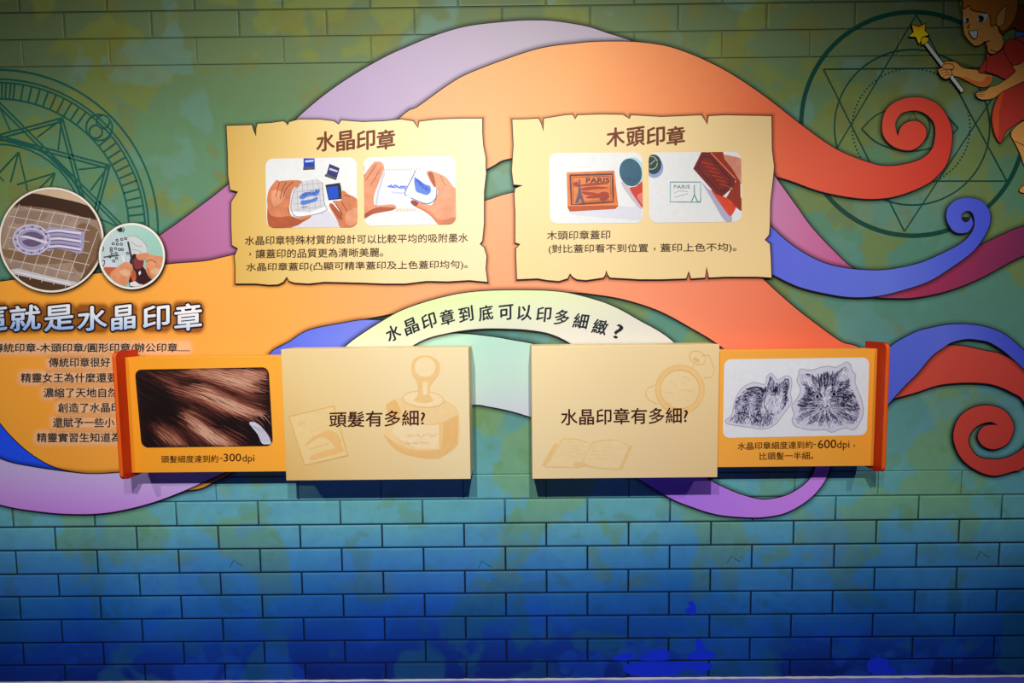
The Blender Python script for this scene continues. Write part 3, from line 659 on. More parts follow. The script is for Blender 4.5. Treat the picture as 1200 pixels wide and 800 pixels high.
# second photograph
a = photo(t, (426, 184.5), (533.5, 182.3), (534.5, 262.5), (427, 265)); A = crop(415, 180, 8.889)
a.shape('paper', A(310, 175, 720, 160, 740, 560, 215, 560, 230, 480), mat((222, 224, 236))); a.shape('paper_edge', A(215, 540, 240, 400, 300, 200, 330, 190, 260, 400, 240, 540), mat((196, 198, 216)))
a.lines('ruler_marks', [A(315 + 26 * k, 158 - k * .4, 315 + 26 * k, 178 - k * .4) for k in range(15)] + [A(440 + 22 * k, 570, 440 + 22 * k, 600) for k in range(10)], 1.1, mat((206, 186, 140)))
a.shape('hand', A(60, 300, 90, 240, 110, 210, 200, 95, 230, 82, 285, 90, 312, 140, 300, 190, 250, 320, 212, 420, 205, 500, 230, 538, 400, 528, 438, 560, 400, 588, 330, 602, 200, 628, 90, 680, 60, 560), SKC, 4)
a.shape('thumb_shade', A(230, 560, 400, 560, 435, 565, 400, 588, 330, 602, 200, 628, 100, 675, 95, 640), SKB, 3)
a.lines('finger_line', [A(235, 105, 120, 280), A(285, 140, 175, 325), A(110, 215, 90, 330)], .8, mat((158, 92, 66)))
a.shape('fingertip', A(85, 130, 105, 130, 105, 170, 85, 200), SKA)
scribble(a, 'blue_print', 454, 217, 476, 220, 1.8, mat((96, 128, 216)), seed=5); a.lines('blue_print', [A(395, 400, 520, 410)], 1.4, mat((190, 200, 232)))
a.shape('acrylic_block', A(640, 172, 735, 185, 780, 240, 865, 370, 850, 470, 780, 520, 720, 515, 590, 460, 530, 410), mat((222, 226, 238)))
a.lines('block_rim', [sm(A(640, 175, 600, 260, 530, 400, 545, 440)), sm(A(860, 370, 850, 460, 790, 515, 720, 515, 590, 460))], .9, mat((84, 90, 140)))
a.shape('blue_pattern', A(625, 250, 650, 255, 690, 282, 740, 320, 790, 335, 800, 390, 760, 432, 690, 410, 640, 385), mat((92, 128, 214)), 2); scribble(a, 'blue_detail', 487, 211, 503, 223, 3.5, mat((44, 84, 190)), seed=8, wd=.8)
a.shape('hand', A(755, 190, 800, 178, 900, 215, 960, 250, 1030, 340, 1075, 400, 1075, 690, 1000, 755, 890, 745, 800, 650, 720, 590, 640, 550, 590, 510, 612, 483, 700, 515, 800, 535, 840, 490, 870, 400, 850, 350, 800, 300, 770, 240), SKC, 4)
a.shape('hand_shade', A(590, 508, 700, 560, 800, 610, 900, 690, 1060, 660, 1000, 750, 890, 742, 800, 650, 720, 592, 640, 552), SKA, 3); a.shape('fingertip', A(588, 508, 612, 484, 670, 510, 640, 548), mat((150, 60, 44)), 3)
a.shape('finger_shade', A(770, 200, 820, 200, 850, 330, 830, 340, 790, 260), SKB, 3); a.lines('finger_line', [sm(A(900, 230, 930, 300, 960, 330)), A(860, 460, 820, 530)], .7, mat((160, 96, 70)))

p2 = [(600.5, 140), (615, 139.8), (631, 139), (634, 145), (637, 154.5), (637.5, 139), (650, 137), (662, 135), (671, 134.5), (674, 140), (677, 135), (705, 134), (730, 134.5), (738, 139.5), (739.5, 135), (775, 137), (800, 136), (822, 135), (829, 146), (830.5, 136), (850, 135), (875, 135.5), (904, 136), (904.5, 175), (907, 195), (906, 207), (902.5, 237), (902, 265), (901, 275), (896, 281), (902, 286), (903, 300), (904, 325),
      (887, 324), (850, 324), (831, 325), (828, 312), (826, 325), (810, 326), (807, 317), (804, 326), (775, 327), (750, 327), (715, 325), (712.5, 322), (710.5, 316.5), (709, 322), (707, 325), (687, 328), (676, 327), (671, 324), (668, 320), (665, 326), (655, 329), (642, 328), (630, 326), (606, 327), (605, 300), (605, 291), (610, 286), (604, 284), (604, 250), (603, 227), (604, 221), (613, 217), (602, 216), (600, 200), (602, 170)]
t = parchment('parchment sign about wooden stamps with photographs of a carved block, right of the other parchment', p2,
              gmat('parchment_print', (600, 240), (905, 220), [(0, (240, 212, 150)), (.4, (242, 216, 158)), (1, (240, 208, 148))]))
for i_, ch in enumerate('木頭印章'):
    xx = 711 + 23.5 * i_; letter(ch, xx, xx + 20.8, 151 - .5 * i_, 172.6 - .5 * i_, 148.2 - .5 * i_, 170 - .5 * i_, T1, BR, t, bold=.6, name='title_character')
letter('木頭印章蓋印', 641, 715, 270.5, 281, 269.5, 280, T1, TX, t, bold=.12, name='text_line')
letter('(對比蓋印看不到位置', 643, 759.5, 286.5, 297.8, 285.4, 296.7, T1, TX, t, bold=.12, name='text_line'); letter('，', 766, 768, 290, 293.5, 290, 293.5, T1, TX, t, bold=.12, name='comma'); letter('蓋印上色不均)。', 774, 863, 285.3, 296.5, 284.5, 295.7, T1, TX, t, bold=.12, name='text_line')
a = photo(t, (643.5, 179.3), (752.5, 178.6), (753.5, 261.3), (644.5, 262)); A = crop(635, 175, 8.889)
a.shape('soft_shade', A(270, 600, 800, 590, 1040, 600, 1040, 740, 300, 680), mat((216, 216, 226)))
a.shape('disc_shade', A(830, 330, 920, 400, 1045, 600, 1000, 600, 850, 400), mat((200, 186, 192)), 2)
a.shape('wooden_block', A(258, 240, 755, 220, 795, 580, 268, 592), pmat((224, 122, 62)))
a.shape('block_side', A(268, 590, 795, 578, 795, 590, 765, 620, 290, 648, 268, 605), mat((184, 84, 40)))
a.lines('block_edge', [A(262, 585, 795, 576)], .8, mat((240, 150, 90)))
DK = mat((90, 50, 52))
a.lines('carved_border', [A(295, 270, 735, 258, 745, 545, 310, 575)], 2.0, DK, closed=True)
a.lines('carved_border', [A(320, 290, 715, 278, 722, 525, 330, 552)], .6, DK, closed=True)
for pts in (A(400, 370, 560, 345, 700, 355, 600, 370, 420, 385), A(420, 400, 560, 385, 705, 400, 560, 415, 430, 430), A(470, 490, 560, 470, 640, 440, 700, 460, 620, 500, 480, 510), A(410, 440, 520, 445, 580, 465, 470, 475), A(330, 350, 370, 335, 380, 385, 335, 380), A(600, 510, 690, 470, 700, 500, 640, 540)):
    a.shape('carving', pts, mat((160, 62, 44)), 3)
a.shape('carved_tower', A(385, 310, 398, 310, 410, 450, 445, 555, 425, 555, 400, 510, 375, 555, 345, 560, 378, 450), mat((94, 84, 100)))
a.text('PARIS', 687, 714, 208.5, 214, DK, -.3, .3)
a.shape('pad_rim', ell(*A(960, 225)[0], 12.5, 16.5, -15), mat((178, 214, 214)))
a.shape('round_ink_pad', ell(*A(925, 238)[0], 13, 16.4, -15), pmat((52, 96, 116)))
a.shape('finger', A(915, 400, 980, 385, 1060, 340, 1060, 600, 1000, 540, 950, 470), mat((204, 66, 50)), 3); a.shape('finger_light', A(990, 480, 1060, 450, 1060, 580, 1020, 540), mat((226, 120, 108)), 2)
a = photo(t, (760, 178.6), (868.5, 177.8), (869.3, 259.8), (760.8, 261)); A = crop(750, 175, 8.889)
a.shape('soft_shade', A(640, 340, 700, 400, 900, 560, 960, 740, 880, 740, 760, 540), mat((178, 172, 198)), 3)
a.shape('tin_shade', ell(*A(150, 190)[0], 10.5, 12), mat((150, 160, 206)))
a.shape('round_tin', ell(*A(140, 155)[0], 9.4, 11.6), mat((38, 70, 78)))
a.lines('tin_ring', [ell(*A(120, 140)[0], 6.8, 7.5), A(90, 170, 160, 110)], .9, mat((186, 192, 138)), closed=False)
a.shape('finger', A(830, 60, 880, 55, 960, 70, 1070, 120, 1070, 380, 960, 200, 880, 130), pmat((214, 140, 116)), 3)
a.shape('finger', A(740, 420, 830, 470, 970, 540, 1000, 600, 960, 680, 935, 692, 890, 640, 820, 540), pmat((216, 70, 44)), 3)
a.shape('finger', A(960, 560, 1060, 500, 1070, 640, 1010, 610), mat((170, 52, 46)), 2)
a.shape('block_side', A(720, 25, 865, 25, 880, 100, 960, 200, 1045, 340, 1050, 620, 980, 560, 900, 500, 1000, 330), mat((150, 50, 26)))
a.shape('wooden_block', A(555, 200, 640, 28, 735, 30, 995, 300, 985, 380, 860, 490, 790, 465), pmat((122, 40, 32)))
a.lines('block_edge', [A(735, 32, 995, 305)], 1.1, mat((226, 130, 96)))
a.lines('carved_border', [A(600, 190, 650, 80, 730, 80, 940, 310, 930, 360, 850, 440, 800, 420)], 1.4, mat((80, 34, 48)), closed=True)
for k in range(6): a.lines('carving', [A(640 + 38 * k, 130 + 46 * k, 760 + 34 * k, 160 + 46 * k)], 1.5, mat((178, 56, 34)))
a.shape('ring_shine', ell(*A(950, 405)[0], 2, .9, -10, 12), mat((150, 160, 100)))
TL = mat((110, 166, 166))
a.lines('stamped_border', [A(315, 338, 632, 338, 632, 548, 315, 545)], .9, TL, closed=True)
a.text('PARIS', 789.5, 808.5, 216.5, 220.5, mat((134, 150, 156)), 0, .05)
a.lines('stamped_line', [sm(A(360, 450, 420, 430, 500, 440)), sm(A(350, 500, 420, 480, 500, 460))], .5, mat((188, 200, 202)))
a.lines('stamped_tower', [A(566, 370, 568, 470, 600, 545), A(568, 470, 535, 545), A(600, 545, 630, 545, 634, 500)], 1.0, mat((40, 140, 136)))

# ------------------------------------------------------------------ fairy and her wand
FD = .0049
fa = thing('fairy', 'elf-eared fairy in a red dress leaning in at the top right corner', 'fairy')
SKF, SKG = mat((238, 168, 84)), mat((232, 120, 52)); LN = mat((30, 18, 16)); RED, RED2 = mat((202, 62, 46)), mat((226, 86, 40)); HR, HR2 = mat((196, 122, 44)), mat((128, 66, 26))
class Fig:
    def __init__(s, root, d): s.r, s.d = root, d
    def part(s, name, pts, m, smooth=5, edge=.8, parent=None):
        pts = sm(pts, smooth, True) if smooth else pts
        s.d += .00012
        if edge:
            b = MB(s.d); b.poly(offset(clean(pts), edge)); s.d += .0001
            o = MB(s.d).poly(pts).build(name, m, parent or s.r)
            b.build('outline', LN, o)
        else: o = MB(s.d).poly(pts).build(name, m, parent or s.r)
        return o
    def ln(s, pts, wd, m, parent, name='line'):
        s.d += .00006; return MB(s.d).line(pts, wd).build(name, m, parent)
g = Fig(fa, FD); A = crop(1110, 0, 13.333); C = crop(1090, 60, 10); Dd = crop(900, 0, 4); E_ = crop(1140, 130, 6.667)
airbrush(sm(Dd(915, 80, 915, 160, 970, 215, 1020, 195, 1020, 300, 980, 330, 860, 290, 800, 320, 820, 370, 900, 370, 1040, 405, 975, 440, 1000, 465, 1090, 440, 1050, 560, 1090, 665, 1150, 600, 1200, 700, 1240, 700, 1240, -60, 920, -60), 2, True), 6, .5, FD, fa)
g.part('wing', A(1085, 480, 1150, 470, 1330, 420, 1400, 700, 1300, 820, 1150, 760, 1080, 600), mat((70, 124, 220)))
leg = g.part('leg', E_(300, 190, 320, 140, 400, 80, 520, 60, 560, 300, 480, 420, 410, 430, 370, 330, 325, 240), SKF)
g.ln(E_(330, 235, 400, 270, 460, 280), .8, LN, leg)
g.part('foot', E_(365, 625, 390, 590, 440, 570, 470, 600, 420, 640), SKF)
arm = g.part('arm', C(165, 130, 280, 125, 330, 155, 380, 195, 470, 212, 560, 225, 640, 270, 730, 290, 715, 370, 650, 415, 560, 410, 440, 350, 340, 300, 270, 285, 240, 250, 220, 215, 150, 190), SKF)
g.part('arm_underside', C(340, 300, 420, 305, 520, 345, 620, 350, 660, 300, 720, 300, 710, 370, 650, 410, 560, 405, 440, 348), SKG, edge=0, parent=arm)
head = g.part('head', A(245, 170, 262, 120, 330, 75, 700, 150, 880, 200, 860, 330, 805, 400, 830, 480, 855, 560, 875, 690, 800, 800, 700, 840, 640, 800, 625, 720, 590, 640, 540, 685, 450, 715, 400, 690, 300, 585, 262, 490, 248, 350), SKF)
dr = g.part('dress', Dd(1028, 250, 1045, 262, 1090, 240, 1112, 205, 1150, 185, 1260, 190, 1280, 560, 1200, 560, 1150, 590, 1112, 620, 1090, 668, 1065, 635, 1050, 560, 1062, 490, 1095, 425, 1130, 395, 1150, 350, 1120, 372, 1070, 350, 1018, 330, 1020, 290), RED, 4)
g.part('skirt_fold', Dd(1090, 440, 1105, 440, 1085, 520, 1080, 640, 1063, 620, 1054, 560, 1065, 490), RED2, edge=0, parent=dr)
g.part('sleeve', Dd(1026, 275, 1014, 290, 988, 335, 1016, 335), RED, 3)
g.part('sleeve', Dd(1105, 230, 1120, 195, 1150, 185, 1190, 200, 1230, 240, 1210, 300, 1170, 298, 1155, 312, 1130, 280), RED, 4)
g.ln(C(700, -20, 780, 10, 870, -40), .8, LN, dr)
arm2 = g.part('arm', C(1180, 80, 1190, 330, 1100, 350, 1000, 395, 850, 470, 740, 548, 620, 565, 560, 545, 540, 505, 560, 480, 650, 462, 700, 422, 780, 400, 880, 340, 1000, 240, 970, 180, 1060, 150), SKF)
for yy in (485, 505, 525): g.ln(C(545, yy, 600, yy + 2, 640, yy - 3), .5, LN, arm2, 'finger_line')
g.part('bun', A(860, 540, 800, 400, 900, 200, 1000, 100, 1300, 100, 1330, 380, 1250, 480, 1120, 480, 1040, 425, 930, 480), HR2)
g.part('hair', A(250, 60, 260, -80, 380, -260, 640, -360, 900, -300, 1080, -120, 1100, 60, 1060, 260, 960, 420, 860, 480, 800, 400, 750, 380, 690, 395, 675, 260, 640, 215, 560, 185, 430, 165, 365, 125, 342, 78, 262, 130), HR)
g.part('ear', A(785, 250, 860, 145, 945, 95, 905, 180, 895, 330, 840, 400, 785, 395, 770, 320), SKF, 4)
ey = g.part('eye', A(455, 300, 500, 250, 570, 215, 640, 225, 610, 290, 570, 340, 500, 345), mat((212, 220, 226)), 4, 0); g.part('iris', ell(*A(525, 292)[0], 3.6, 3.9, 15, 16), mat((16, 20, 40)), 0, 0, ey); g.part('glint', ell(*A(495, 300)[0], 1.0, 1.0, 0, 8), mat((240, 240, 240)), 0, 0, ey)
ey = g.part('eye', A(258, 300, 290, 275, 345, 300, 340, 345, 290, 360, 262, 345), mat((212, 220, 226)), 4, 0); g.part('iris', ell(*A(312, 318)[0], 2.3, 2.8, 0, 14), mat((16, 20, 40)), 0, 0, ey); g.part('glint', ell(*A(295, 322)[0], .8, .8, 0, 8), mat((240, 240, 240)), 0, 0, ey)
g.ln(sm(A(352, 375, 335, 400, 325, 425, 345, 435)), 1.2, mat((96, 30, 20)), head, 'nose')
g.part('mouth', A(345, 492, 400, 488, 462, 474, 468, 540, 440, 600, 395, 580), mat((214, 226, 226)), 3, .9)
g.ln(A(560, 672, 665, 630), .8, LN, head, 'jaw_line')
# wand, held in her hand
wd = thing('magic_wand', 'white wand tipped with a yellow star, held by the fairy', 'wand')
h = Fig(wd, g.d)
h.part('rod', [(1083.5, 52), (1087, 50), (1129.5, 106), (1126.5, 108)], mat((214, 214, 216)), 0, 1)
Bc = crop(1050, 10, 13.333)
h.part('star', Bc(248, 252, 355, 292, 455, 240, 445, 345, 512, 408, 415, 440, 360, 550, 310, 440, 202, 435, 278, 368), gmat('star_print', (1075, 28), (1076, 50), [(0, (240, 140, 20)), (.5, (250, 214, 20)), (1, (250, 232, 30))]), 0, 1.1)
h.part('small_star', Bc(392, 480, 440, 445, 512, 462, 490, 525, 405, 568), mat((244, 206, 30)), 0, .8)
g.d = h.d
hand = g.part('hand', C(100, 215, 150, 195, 210, 205, 245, 235, 240, 290, 185, 322, 135, 295, 102, 245), SKF)
g.part('thumb', C(150, 165, 200, 150, 260, 160, 270, 200, 215, 210, 150, 192), SKF)
for q_ in (C(110, 235, 160, 215, 210, 225), C(125, 265, 180, 245, 225, 250), C(150, 295, 195, 275, 235, 275)): g.ln(q_, .6, LN, hand, 'finger_line')

# ------------------------------------------------------------------ cream boxes and sliding panels
BACK = .018; BD = .115; PDp = .078; HD = .108
TILT = 0
def world(px, py, d):
    q = P(px, py, d); return q.x, q.z
def slabbox(name, x0, x1, y0, y1, z0, z1, m, parent, bev=.0012):
    v, f = [], []; box(v, f, x0, x1, y0, y1, z0, z1); me = mesh(v, f, name)
    o = link(name, me, m, parent)
    if bev:
        md = o.modifiers.new('bevel', 'BEVEL'); md.width = bev; md.segments = 2; md.limit_method = 'ANGLE'
    return o
SHEETM = lambda name, stops, a, b_, d: gmat(name, a, b_, stops, .45, .35, d)
def cream_box(label, c4, mface, side):
    """open-ended sleeve; side = -1 opens to the left, +1 to the right"""
    t = thing('display_box', label, 'box')
    (xa, za), (xb, zb), (xc, zc), (xd, zd) = [world(*q, BD) for q in c4]   # tl tr br bl
    x0, x1, z1, z0 = (xa + xd) / 2, (xb + xc) / 2, (za + zb) / 2, (zc + zd) / 2
    th = .009
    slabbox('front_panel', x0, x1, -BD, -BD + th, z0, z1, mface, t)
    SIDE = mat((236, 208, 150), .45)
    slabbox('top_panel', x0, x1, -BD + th, -BACK, z1 - th, z1, SIDE, t)
    slabbox('bottom_panel', x0, x1, -BD + th, -BACK, z0, z0 + th, SIDE, t)
    if side < 0: slabbox('end_panel', x1 - th, x1, -BD + th, -BACK, z0 + th, z1 - th, SIDE, t)
    else: slabbox('end_panel', x0, x0 + th, -BD + th, -BACK, z0 + th, z1 - th, SIDE, t)
    return t
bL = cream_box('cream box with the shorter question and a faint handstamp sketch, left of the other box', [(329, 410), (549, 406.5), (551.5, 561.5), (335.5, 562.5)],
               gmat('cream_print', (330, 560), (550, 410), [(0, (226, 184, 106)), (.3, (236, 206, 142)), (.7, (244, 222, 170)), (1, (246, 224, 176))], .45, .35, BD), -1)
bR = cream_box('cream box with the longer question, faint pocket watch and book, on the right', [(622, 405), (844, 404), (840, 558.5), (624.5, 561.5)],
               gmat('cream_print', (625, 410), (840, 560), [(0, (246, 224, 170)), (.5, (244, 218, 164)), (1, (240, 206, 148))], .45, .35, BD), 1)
BT = BD + .0004
MAR = mat((66, 22, 16))
letter('頭髮有多細?', 386, 498, 482.5, 500.5, 480, 498.5, BT + .0006, MAR, bL, bold=.28, name='question')
letter('水晶印章有多細?', 657.5, 806, 479, 498, 477, 495.5, BT + .0006, MAR, bR, bold=.28, name='question')
W1, W2, W3 = mat((240, 200, 134)), mat((238, 190, 118)), mat((246, 222, 172))
# handstamp sketch
A = crop(440, 400, 8); B_ = crop(375, 460, 6.667)
sk = MB(BT).poly(sm(B_(515, 90, 640, 30, 760, 15, 900, 25, 1000, 70, 1085, 150, 1080, 400, 1000, 470, 925, 512, 800, 505, 690, 488, 570, 425, 495, 335, 510, 280, 530, 200), 3, True)).build('handstamp_sketch', mat((243, 210, 150)), bL)
k = BT + .00015
def s_(name, par, d, fn): b = MB(d); fn(b); return b
def sketch(parent, d, m, polys=(), lines=(), wd=.9, name='sketch_line'):
    b = MB(d)
    for q_ in polys: b.poly(q_)
    for q_ in lines: b.line(q_, wd)
    return b.build(name, m, parent)
sketch(sk, k, W3, [B_(600, 235, 930, 240, 925, 440, 760, 430, 640, 380, 560, 300)], name='sketch_label')
sketch(sk, k, W2, [B_(515, 90, 590, 50, 640, 150, 600, 200, 530, 190), B_(960, 230, 1080, 170, 1078, 400, 950, 440), sm(B_(500, 330, 600, 410, 720, 455, 930, 455, 1070, 400, 925, 512, 690, 488, 570, 425), 3, True)])
sketch(sk, k + .0001, W3, [ell(*A(450, 540)[0], 24, 9.5, 4)])
sketch(sk, k + .0002, W2, [], [sm(B_(500, 330, 600, 400, 720, 445, 940, 445, 1075, 370)), sm(B_(515, 200, 650, 230, 900, 245, 1085, 200)), ell(*A(450, 540)[0], 24, 9.5, 4) + [ell(*A(450, 540)[0], 24, 9.5, 4)[0]], B_(940, 240, 940, 440), B_(1000, 240, 1000, 420), B_(1040, 230, 1040, 400)], 1.1)
rr = random.Random(2)
sketch(sk, k + .0003, W2, [], [[(x + 1.2 * math.sin(i * 2.3 + x), y + rr.uniform(-2.2, 2.2)) for i, x in enumerate([x0 + 1.3 * j for j in range(int((x1 - x0) / 1.3))])] for x0, x1, y in ((474, 513, 510), (470, 505, 518))], .7)
knob = sm(A(335, 250, 350, 180, 400, 140, 470, 130, 540, 145, 595, 190, 605, 250, 590, 310, 545, 370, 515, 420, 510, 500, 545, 555, 460, 575, 360, 555, 395, 500, 395, 420, 375, 360, 345, 310), 4, True)
sketch(sk, k + .0003, W1, [knob], name='sketch_knob')
sketch(sk, k + .0004, W3, [ell(*A(465, 240)[0], 12, 11.5), A(440, 380, 490, 380, 485, 500, 445, 500)], name='sketch_shine')
# postage stamp sketch
A = crop(335, 460, 8.42)
ps = MB(BT).poly(A(35, 240, 470, 135, 605, 615, 190, 710)).build('postage_sketch', mat((238, 208, 144)), bL)
sketch(ps, k, mat((226, 180, 100)), [], [A(30, 235, 475, 130), A(475, 130, 610, 620), A(610, 620, 185, 715), A(185, 715, 30, 235)], 1.2)
sketch(ps, k, W2, [sm(A(180, 530, 260, 440, 320, 410, 420, 370, 520, 420, 560, 560, 520, 590, 430, 470, 330, 440, 250, 490), 3, True), sm(A(230, 640, 320, 590, 440, 560, 560, 540, 540, 590, 400, 630, 260, 665), 3, True)],
       [A(120, 290, 190, 270), A(125, 315, 195, 300), A(300, 350, 330, 345), A(230, 560, 420, 500)], 1.1)
# pocket watch and book sketches
A = crop(740, 405, 9.412)
wk = MB(BT); c0 = A(535, 480)[0]; o1_, i1_ = ell(*c0, 28.5, 28.5, 0, 56), None
wk.ring(*c0, 25.7, 5.2).build('pocket_watch_sketch', mat((242, 202, 134)), bR)
wko = [o for o in bR.children if o.name.startswith('pocket_watch_sketch')][0]
sketch(wko, k, W2, [], [ell(*c0, 28.6, 28.6) + [ell(*c0, 28.6, 28.6)[0]], ell(*c0, 22.6, 22.6) + [ell(*c0, 22.6, 22.6)[0]], sm(A(640, 130, 650, 75, 710, 55, 780, 75, 815, 130, 800, 190, 740, 205, 680, 180, 640, 130)), sm(A(690, 180, 685, 210, 665, 245)),
        sm(A(770, 110, 850, 105, 890, 190, 915, 270, 880, 340, 800, 350)), sm(A(260, 430, 180, 470, 155, 530, 190, 590, 280, 640))], 1.0)
sketch(wko, k, mat((243, 210, 152)), [], [ell(*A(640, 550)[0], 5.5, 5.5) + [ell(*A(640, 550)[0], 5.5, 5.5)[0]], A(535, 480, 540, 620), A(535, 485, 700, 490), A(520, 300, 530, 340), A(350, 500, 460, 520), A(430, 380, 500, 450), sm(A(560, 340, 610, 350, 560, 400, 620, 420)), sm(A(370, 560, 400, 620, 450, 640)), A(600, 330, 650, 380)], .8)
sketch(wko, k, W2, [ell(*A(715, 150)[0], 4, 2.2, 30)])
A = crop(625, 500, 9.231)
bk = MB(BT).poly(A(90, 415, 230, 180, 320, 125, 590, 170, 640, 170, 900, 140, 1065, 205, 940, 460, 520, 410, 480, 440)).build('open_book_sketch', mat((243, 216, 160)), bR)
sketch(bk, k, mat((239, 200, 132)), [A(90, 410, 220, 190, 270, 180, 170, 370, 130, 430), A(930, 440, 1040, 200, 1075, 200, 960, 465), sm(A(430, 400, 500, 380, 580, 400, 560, 420, 470, 440), 3, True)],
       [A(130, 432, 470, 440), sm(A(520, 410, 700, 445, 940, 460)), A(530, 380, 635, 175), sm(A(320, 125, 450, 130, 590, 170)), sm(A(640, 165, 780, 140, 900, 145, 940, 160)), A(940, 160, 1040, 200), A(320, 130, 170, 380)], 1.0)
sketch(bk, k, mat((240, 208, 146)), [], [A(330, 190 + 38 * i, 570 - 16 * i, 215 + 38 * i) for i in range(4)] + [A(640 - 14 * i, 220 + 40 * i, 860 - 14 * i, 220 + 42 * i) for i in range(4)], .6)

def slider(label, side, board4, handle4, m):
    t = thing('sliding_panel', label, 'sliding panel')
    w4 = [world(*q, PDp) for q in board4]; (xa, za), (xb, zb), (xc, zc), (xd, zd) = w4
    z1, z0 = (za + zb) / 2, (zc + zd) / 2
    if side < 0: x0, x1 = (xa + xd) / 2, (xb + xc) / 2 + .05
    else: x0, x1 = (xa + xd) / 2 - .05, (xb + xc) / 2
    slabbox('board', x0, x1, -PDp, -.026, z0, z1, m, t, .001)
    h4 = [world(*q, HD) for q in handle4]
    hx0, hx1 = (h4[0][0] + h4[3][0]) / 2, (h4[1][0] + h4[2][0]) / 2; hz1, hz0 = (h4[0][1] + h4[1][1]) / 2, (h4[2][1] + h4[3][1]) / 2
    if side < 0: hx1 = x0 + .0004
    else: hx0 = x1 - .0004
    # handle: upright bar with rounded ends, seen edge-on
    prof = []; n = 8; yb, yf = -.030, -HD; r = .016
    for cz, cyy, a0 in ((hz1 - r, yf + r, 90), (hz0 + r, yf + r, 180)):
        for i in range(n + 1):
            an = math.radians(a0 + 90 * i / n); prof.append((cyy + r * math.cos(an), cz + r * math.sin(an)))
    prof += [(yb, hz0), (yb, hz1)]
    v = [(hx0, y, z) for y, z in prof] + [(hx1, y, z) for y, z in prof]; L = len(prof)
    f = [tuple(range(L)), tuple(range(2 * L - 1, L - 1, -1))] + [(i, (i + 1) % L, L + (i + 1) % L, L + i) for i in range(L)]
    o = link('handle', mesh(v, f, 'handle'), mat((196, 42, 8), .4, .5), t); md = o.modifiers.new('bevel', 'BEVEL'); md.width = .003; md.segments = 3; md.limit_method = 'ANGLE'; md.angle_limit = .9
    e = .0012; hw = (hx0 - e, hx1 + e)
    front = [(y, z) for y, z in prof[:2 * (n + 1)]]  # front strip of the same bar, its lit tone put into the colour
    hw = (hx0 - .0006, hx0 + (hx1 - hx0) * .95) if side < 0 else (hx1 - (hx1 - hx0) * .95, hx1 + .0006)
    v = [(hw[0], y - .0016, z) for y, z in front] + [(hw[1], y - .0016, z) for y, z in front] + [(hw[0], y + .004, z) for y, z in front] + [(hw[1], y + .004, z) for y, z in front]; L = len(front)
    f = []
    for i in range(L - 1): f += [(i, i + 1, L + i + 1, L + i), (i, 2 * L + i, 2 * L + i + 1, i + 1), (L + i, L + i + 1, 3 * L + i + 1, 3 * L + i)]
    ec = link('painted_lit_edge', mesh(v, f, 'painted_lit_edge'), mat((240, 100, 24), .4, .5), o); ec['label'] = 'rounded front edge of the handle, painted bright orange as if lit'
    o['label'] = 'deep red-orange upright handle bar'
    return t
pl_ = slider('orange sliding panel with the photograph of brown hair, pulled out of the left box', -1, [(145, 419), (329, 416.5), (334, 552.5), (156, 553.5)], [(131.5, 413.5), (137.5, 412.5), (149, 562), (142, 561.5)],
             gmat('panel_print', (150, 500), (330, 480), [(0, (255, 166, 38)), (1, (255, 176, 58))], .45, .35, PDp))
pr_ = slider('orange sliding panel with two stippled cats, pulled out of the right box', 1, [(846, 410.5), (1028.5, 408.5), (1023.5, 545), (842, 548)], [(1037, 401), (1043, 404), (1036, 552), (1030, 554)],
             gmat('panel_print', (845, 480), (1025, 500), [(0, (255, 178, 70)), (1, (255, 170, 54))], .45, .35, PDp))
QD = PDp + .0005
CT = mat((66, 34, 18))
letter('頭髮細度達到約', 189, 255.6, 533.8, 542.2, 533, 541.6, QD, CT, pl_, bold=.12, name='caption')
letter('-', 257.5, 261, 536.3, 537.4, 536.3, 537.4, QD, CT, pl_, name='caption'); letter('300', 262, 282.5, 531.5, 540.5, 531.3, 540.3, QD, CT, pl_, bold=.15, name='caption'); letter('dpi', 284, 298, 532.5, 543.2, 532.3, 543, QD, CT, pl_, bold=.05, name='caption')
letter('水晶印章細度達到約', 864.5, 952.4, 518.3, 527, 516.4, 525.2, QD, CT, pr_, bold=.12, name='caption')
letter('-', 953.5, 956.5, 520, 521, 520, 521, QD, CT, pr_, name='caption'); letter('600', 958.5, 980, 515.2, 525.2, 514.8, 524.8, QD, CT, pr_, bold=.15, name='caption'); letter('dpi', 981, 995.5, 516.4, 527.6, 516, 527.2, QD, CT, pr_, bold=.05, name='caption')
letter('，', 1000, 1002, 521, 524, 521, 524, QD, CT, pr_, name='caption')
letter('比頭髮一半細。', 890, 953, 530, 538.8, 529, 538, QD, CT, pr_, bold=.12, name='caption')
# strokes with their own printed tone
def tones(levels): return [mat(c) for c in levels]
class Strokes:
    def __init__(s, d, n): s.b = [MB(d) for i in range(n)]; s.d = d; s.r = random.Random(1)
    def add(s, i, pts, wd): s.b[i].k = 0; s.b[i].d0 = s.d + s.r.uniform(0, .0003) + .00003 * i; s.b[i].line(pts, wd, taper=True)
    def build(s, name, mats, parent):
        for b, m in zip(s.b, mats):
            if b.f: b.build(name, m, parent, 'stuff')
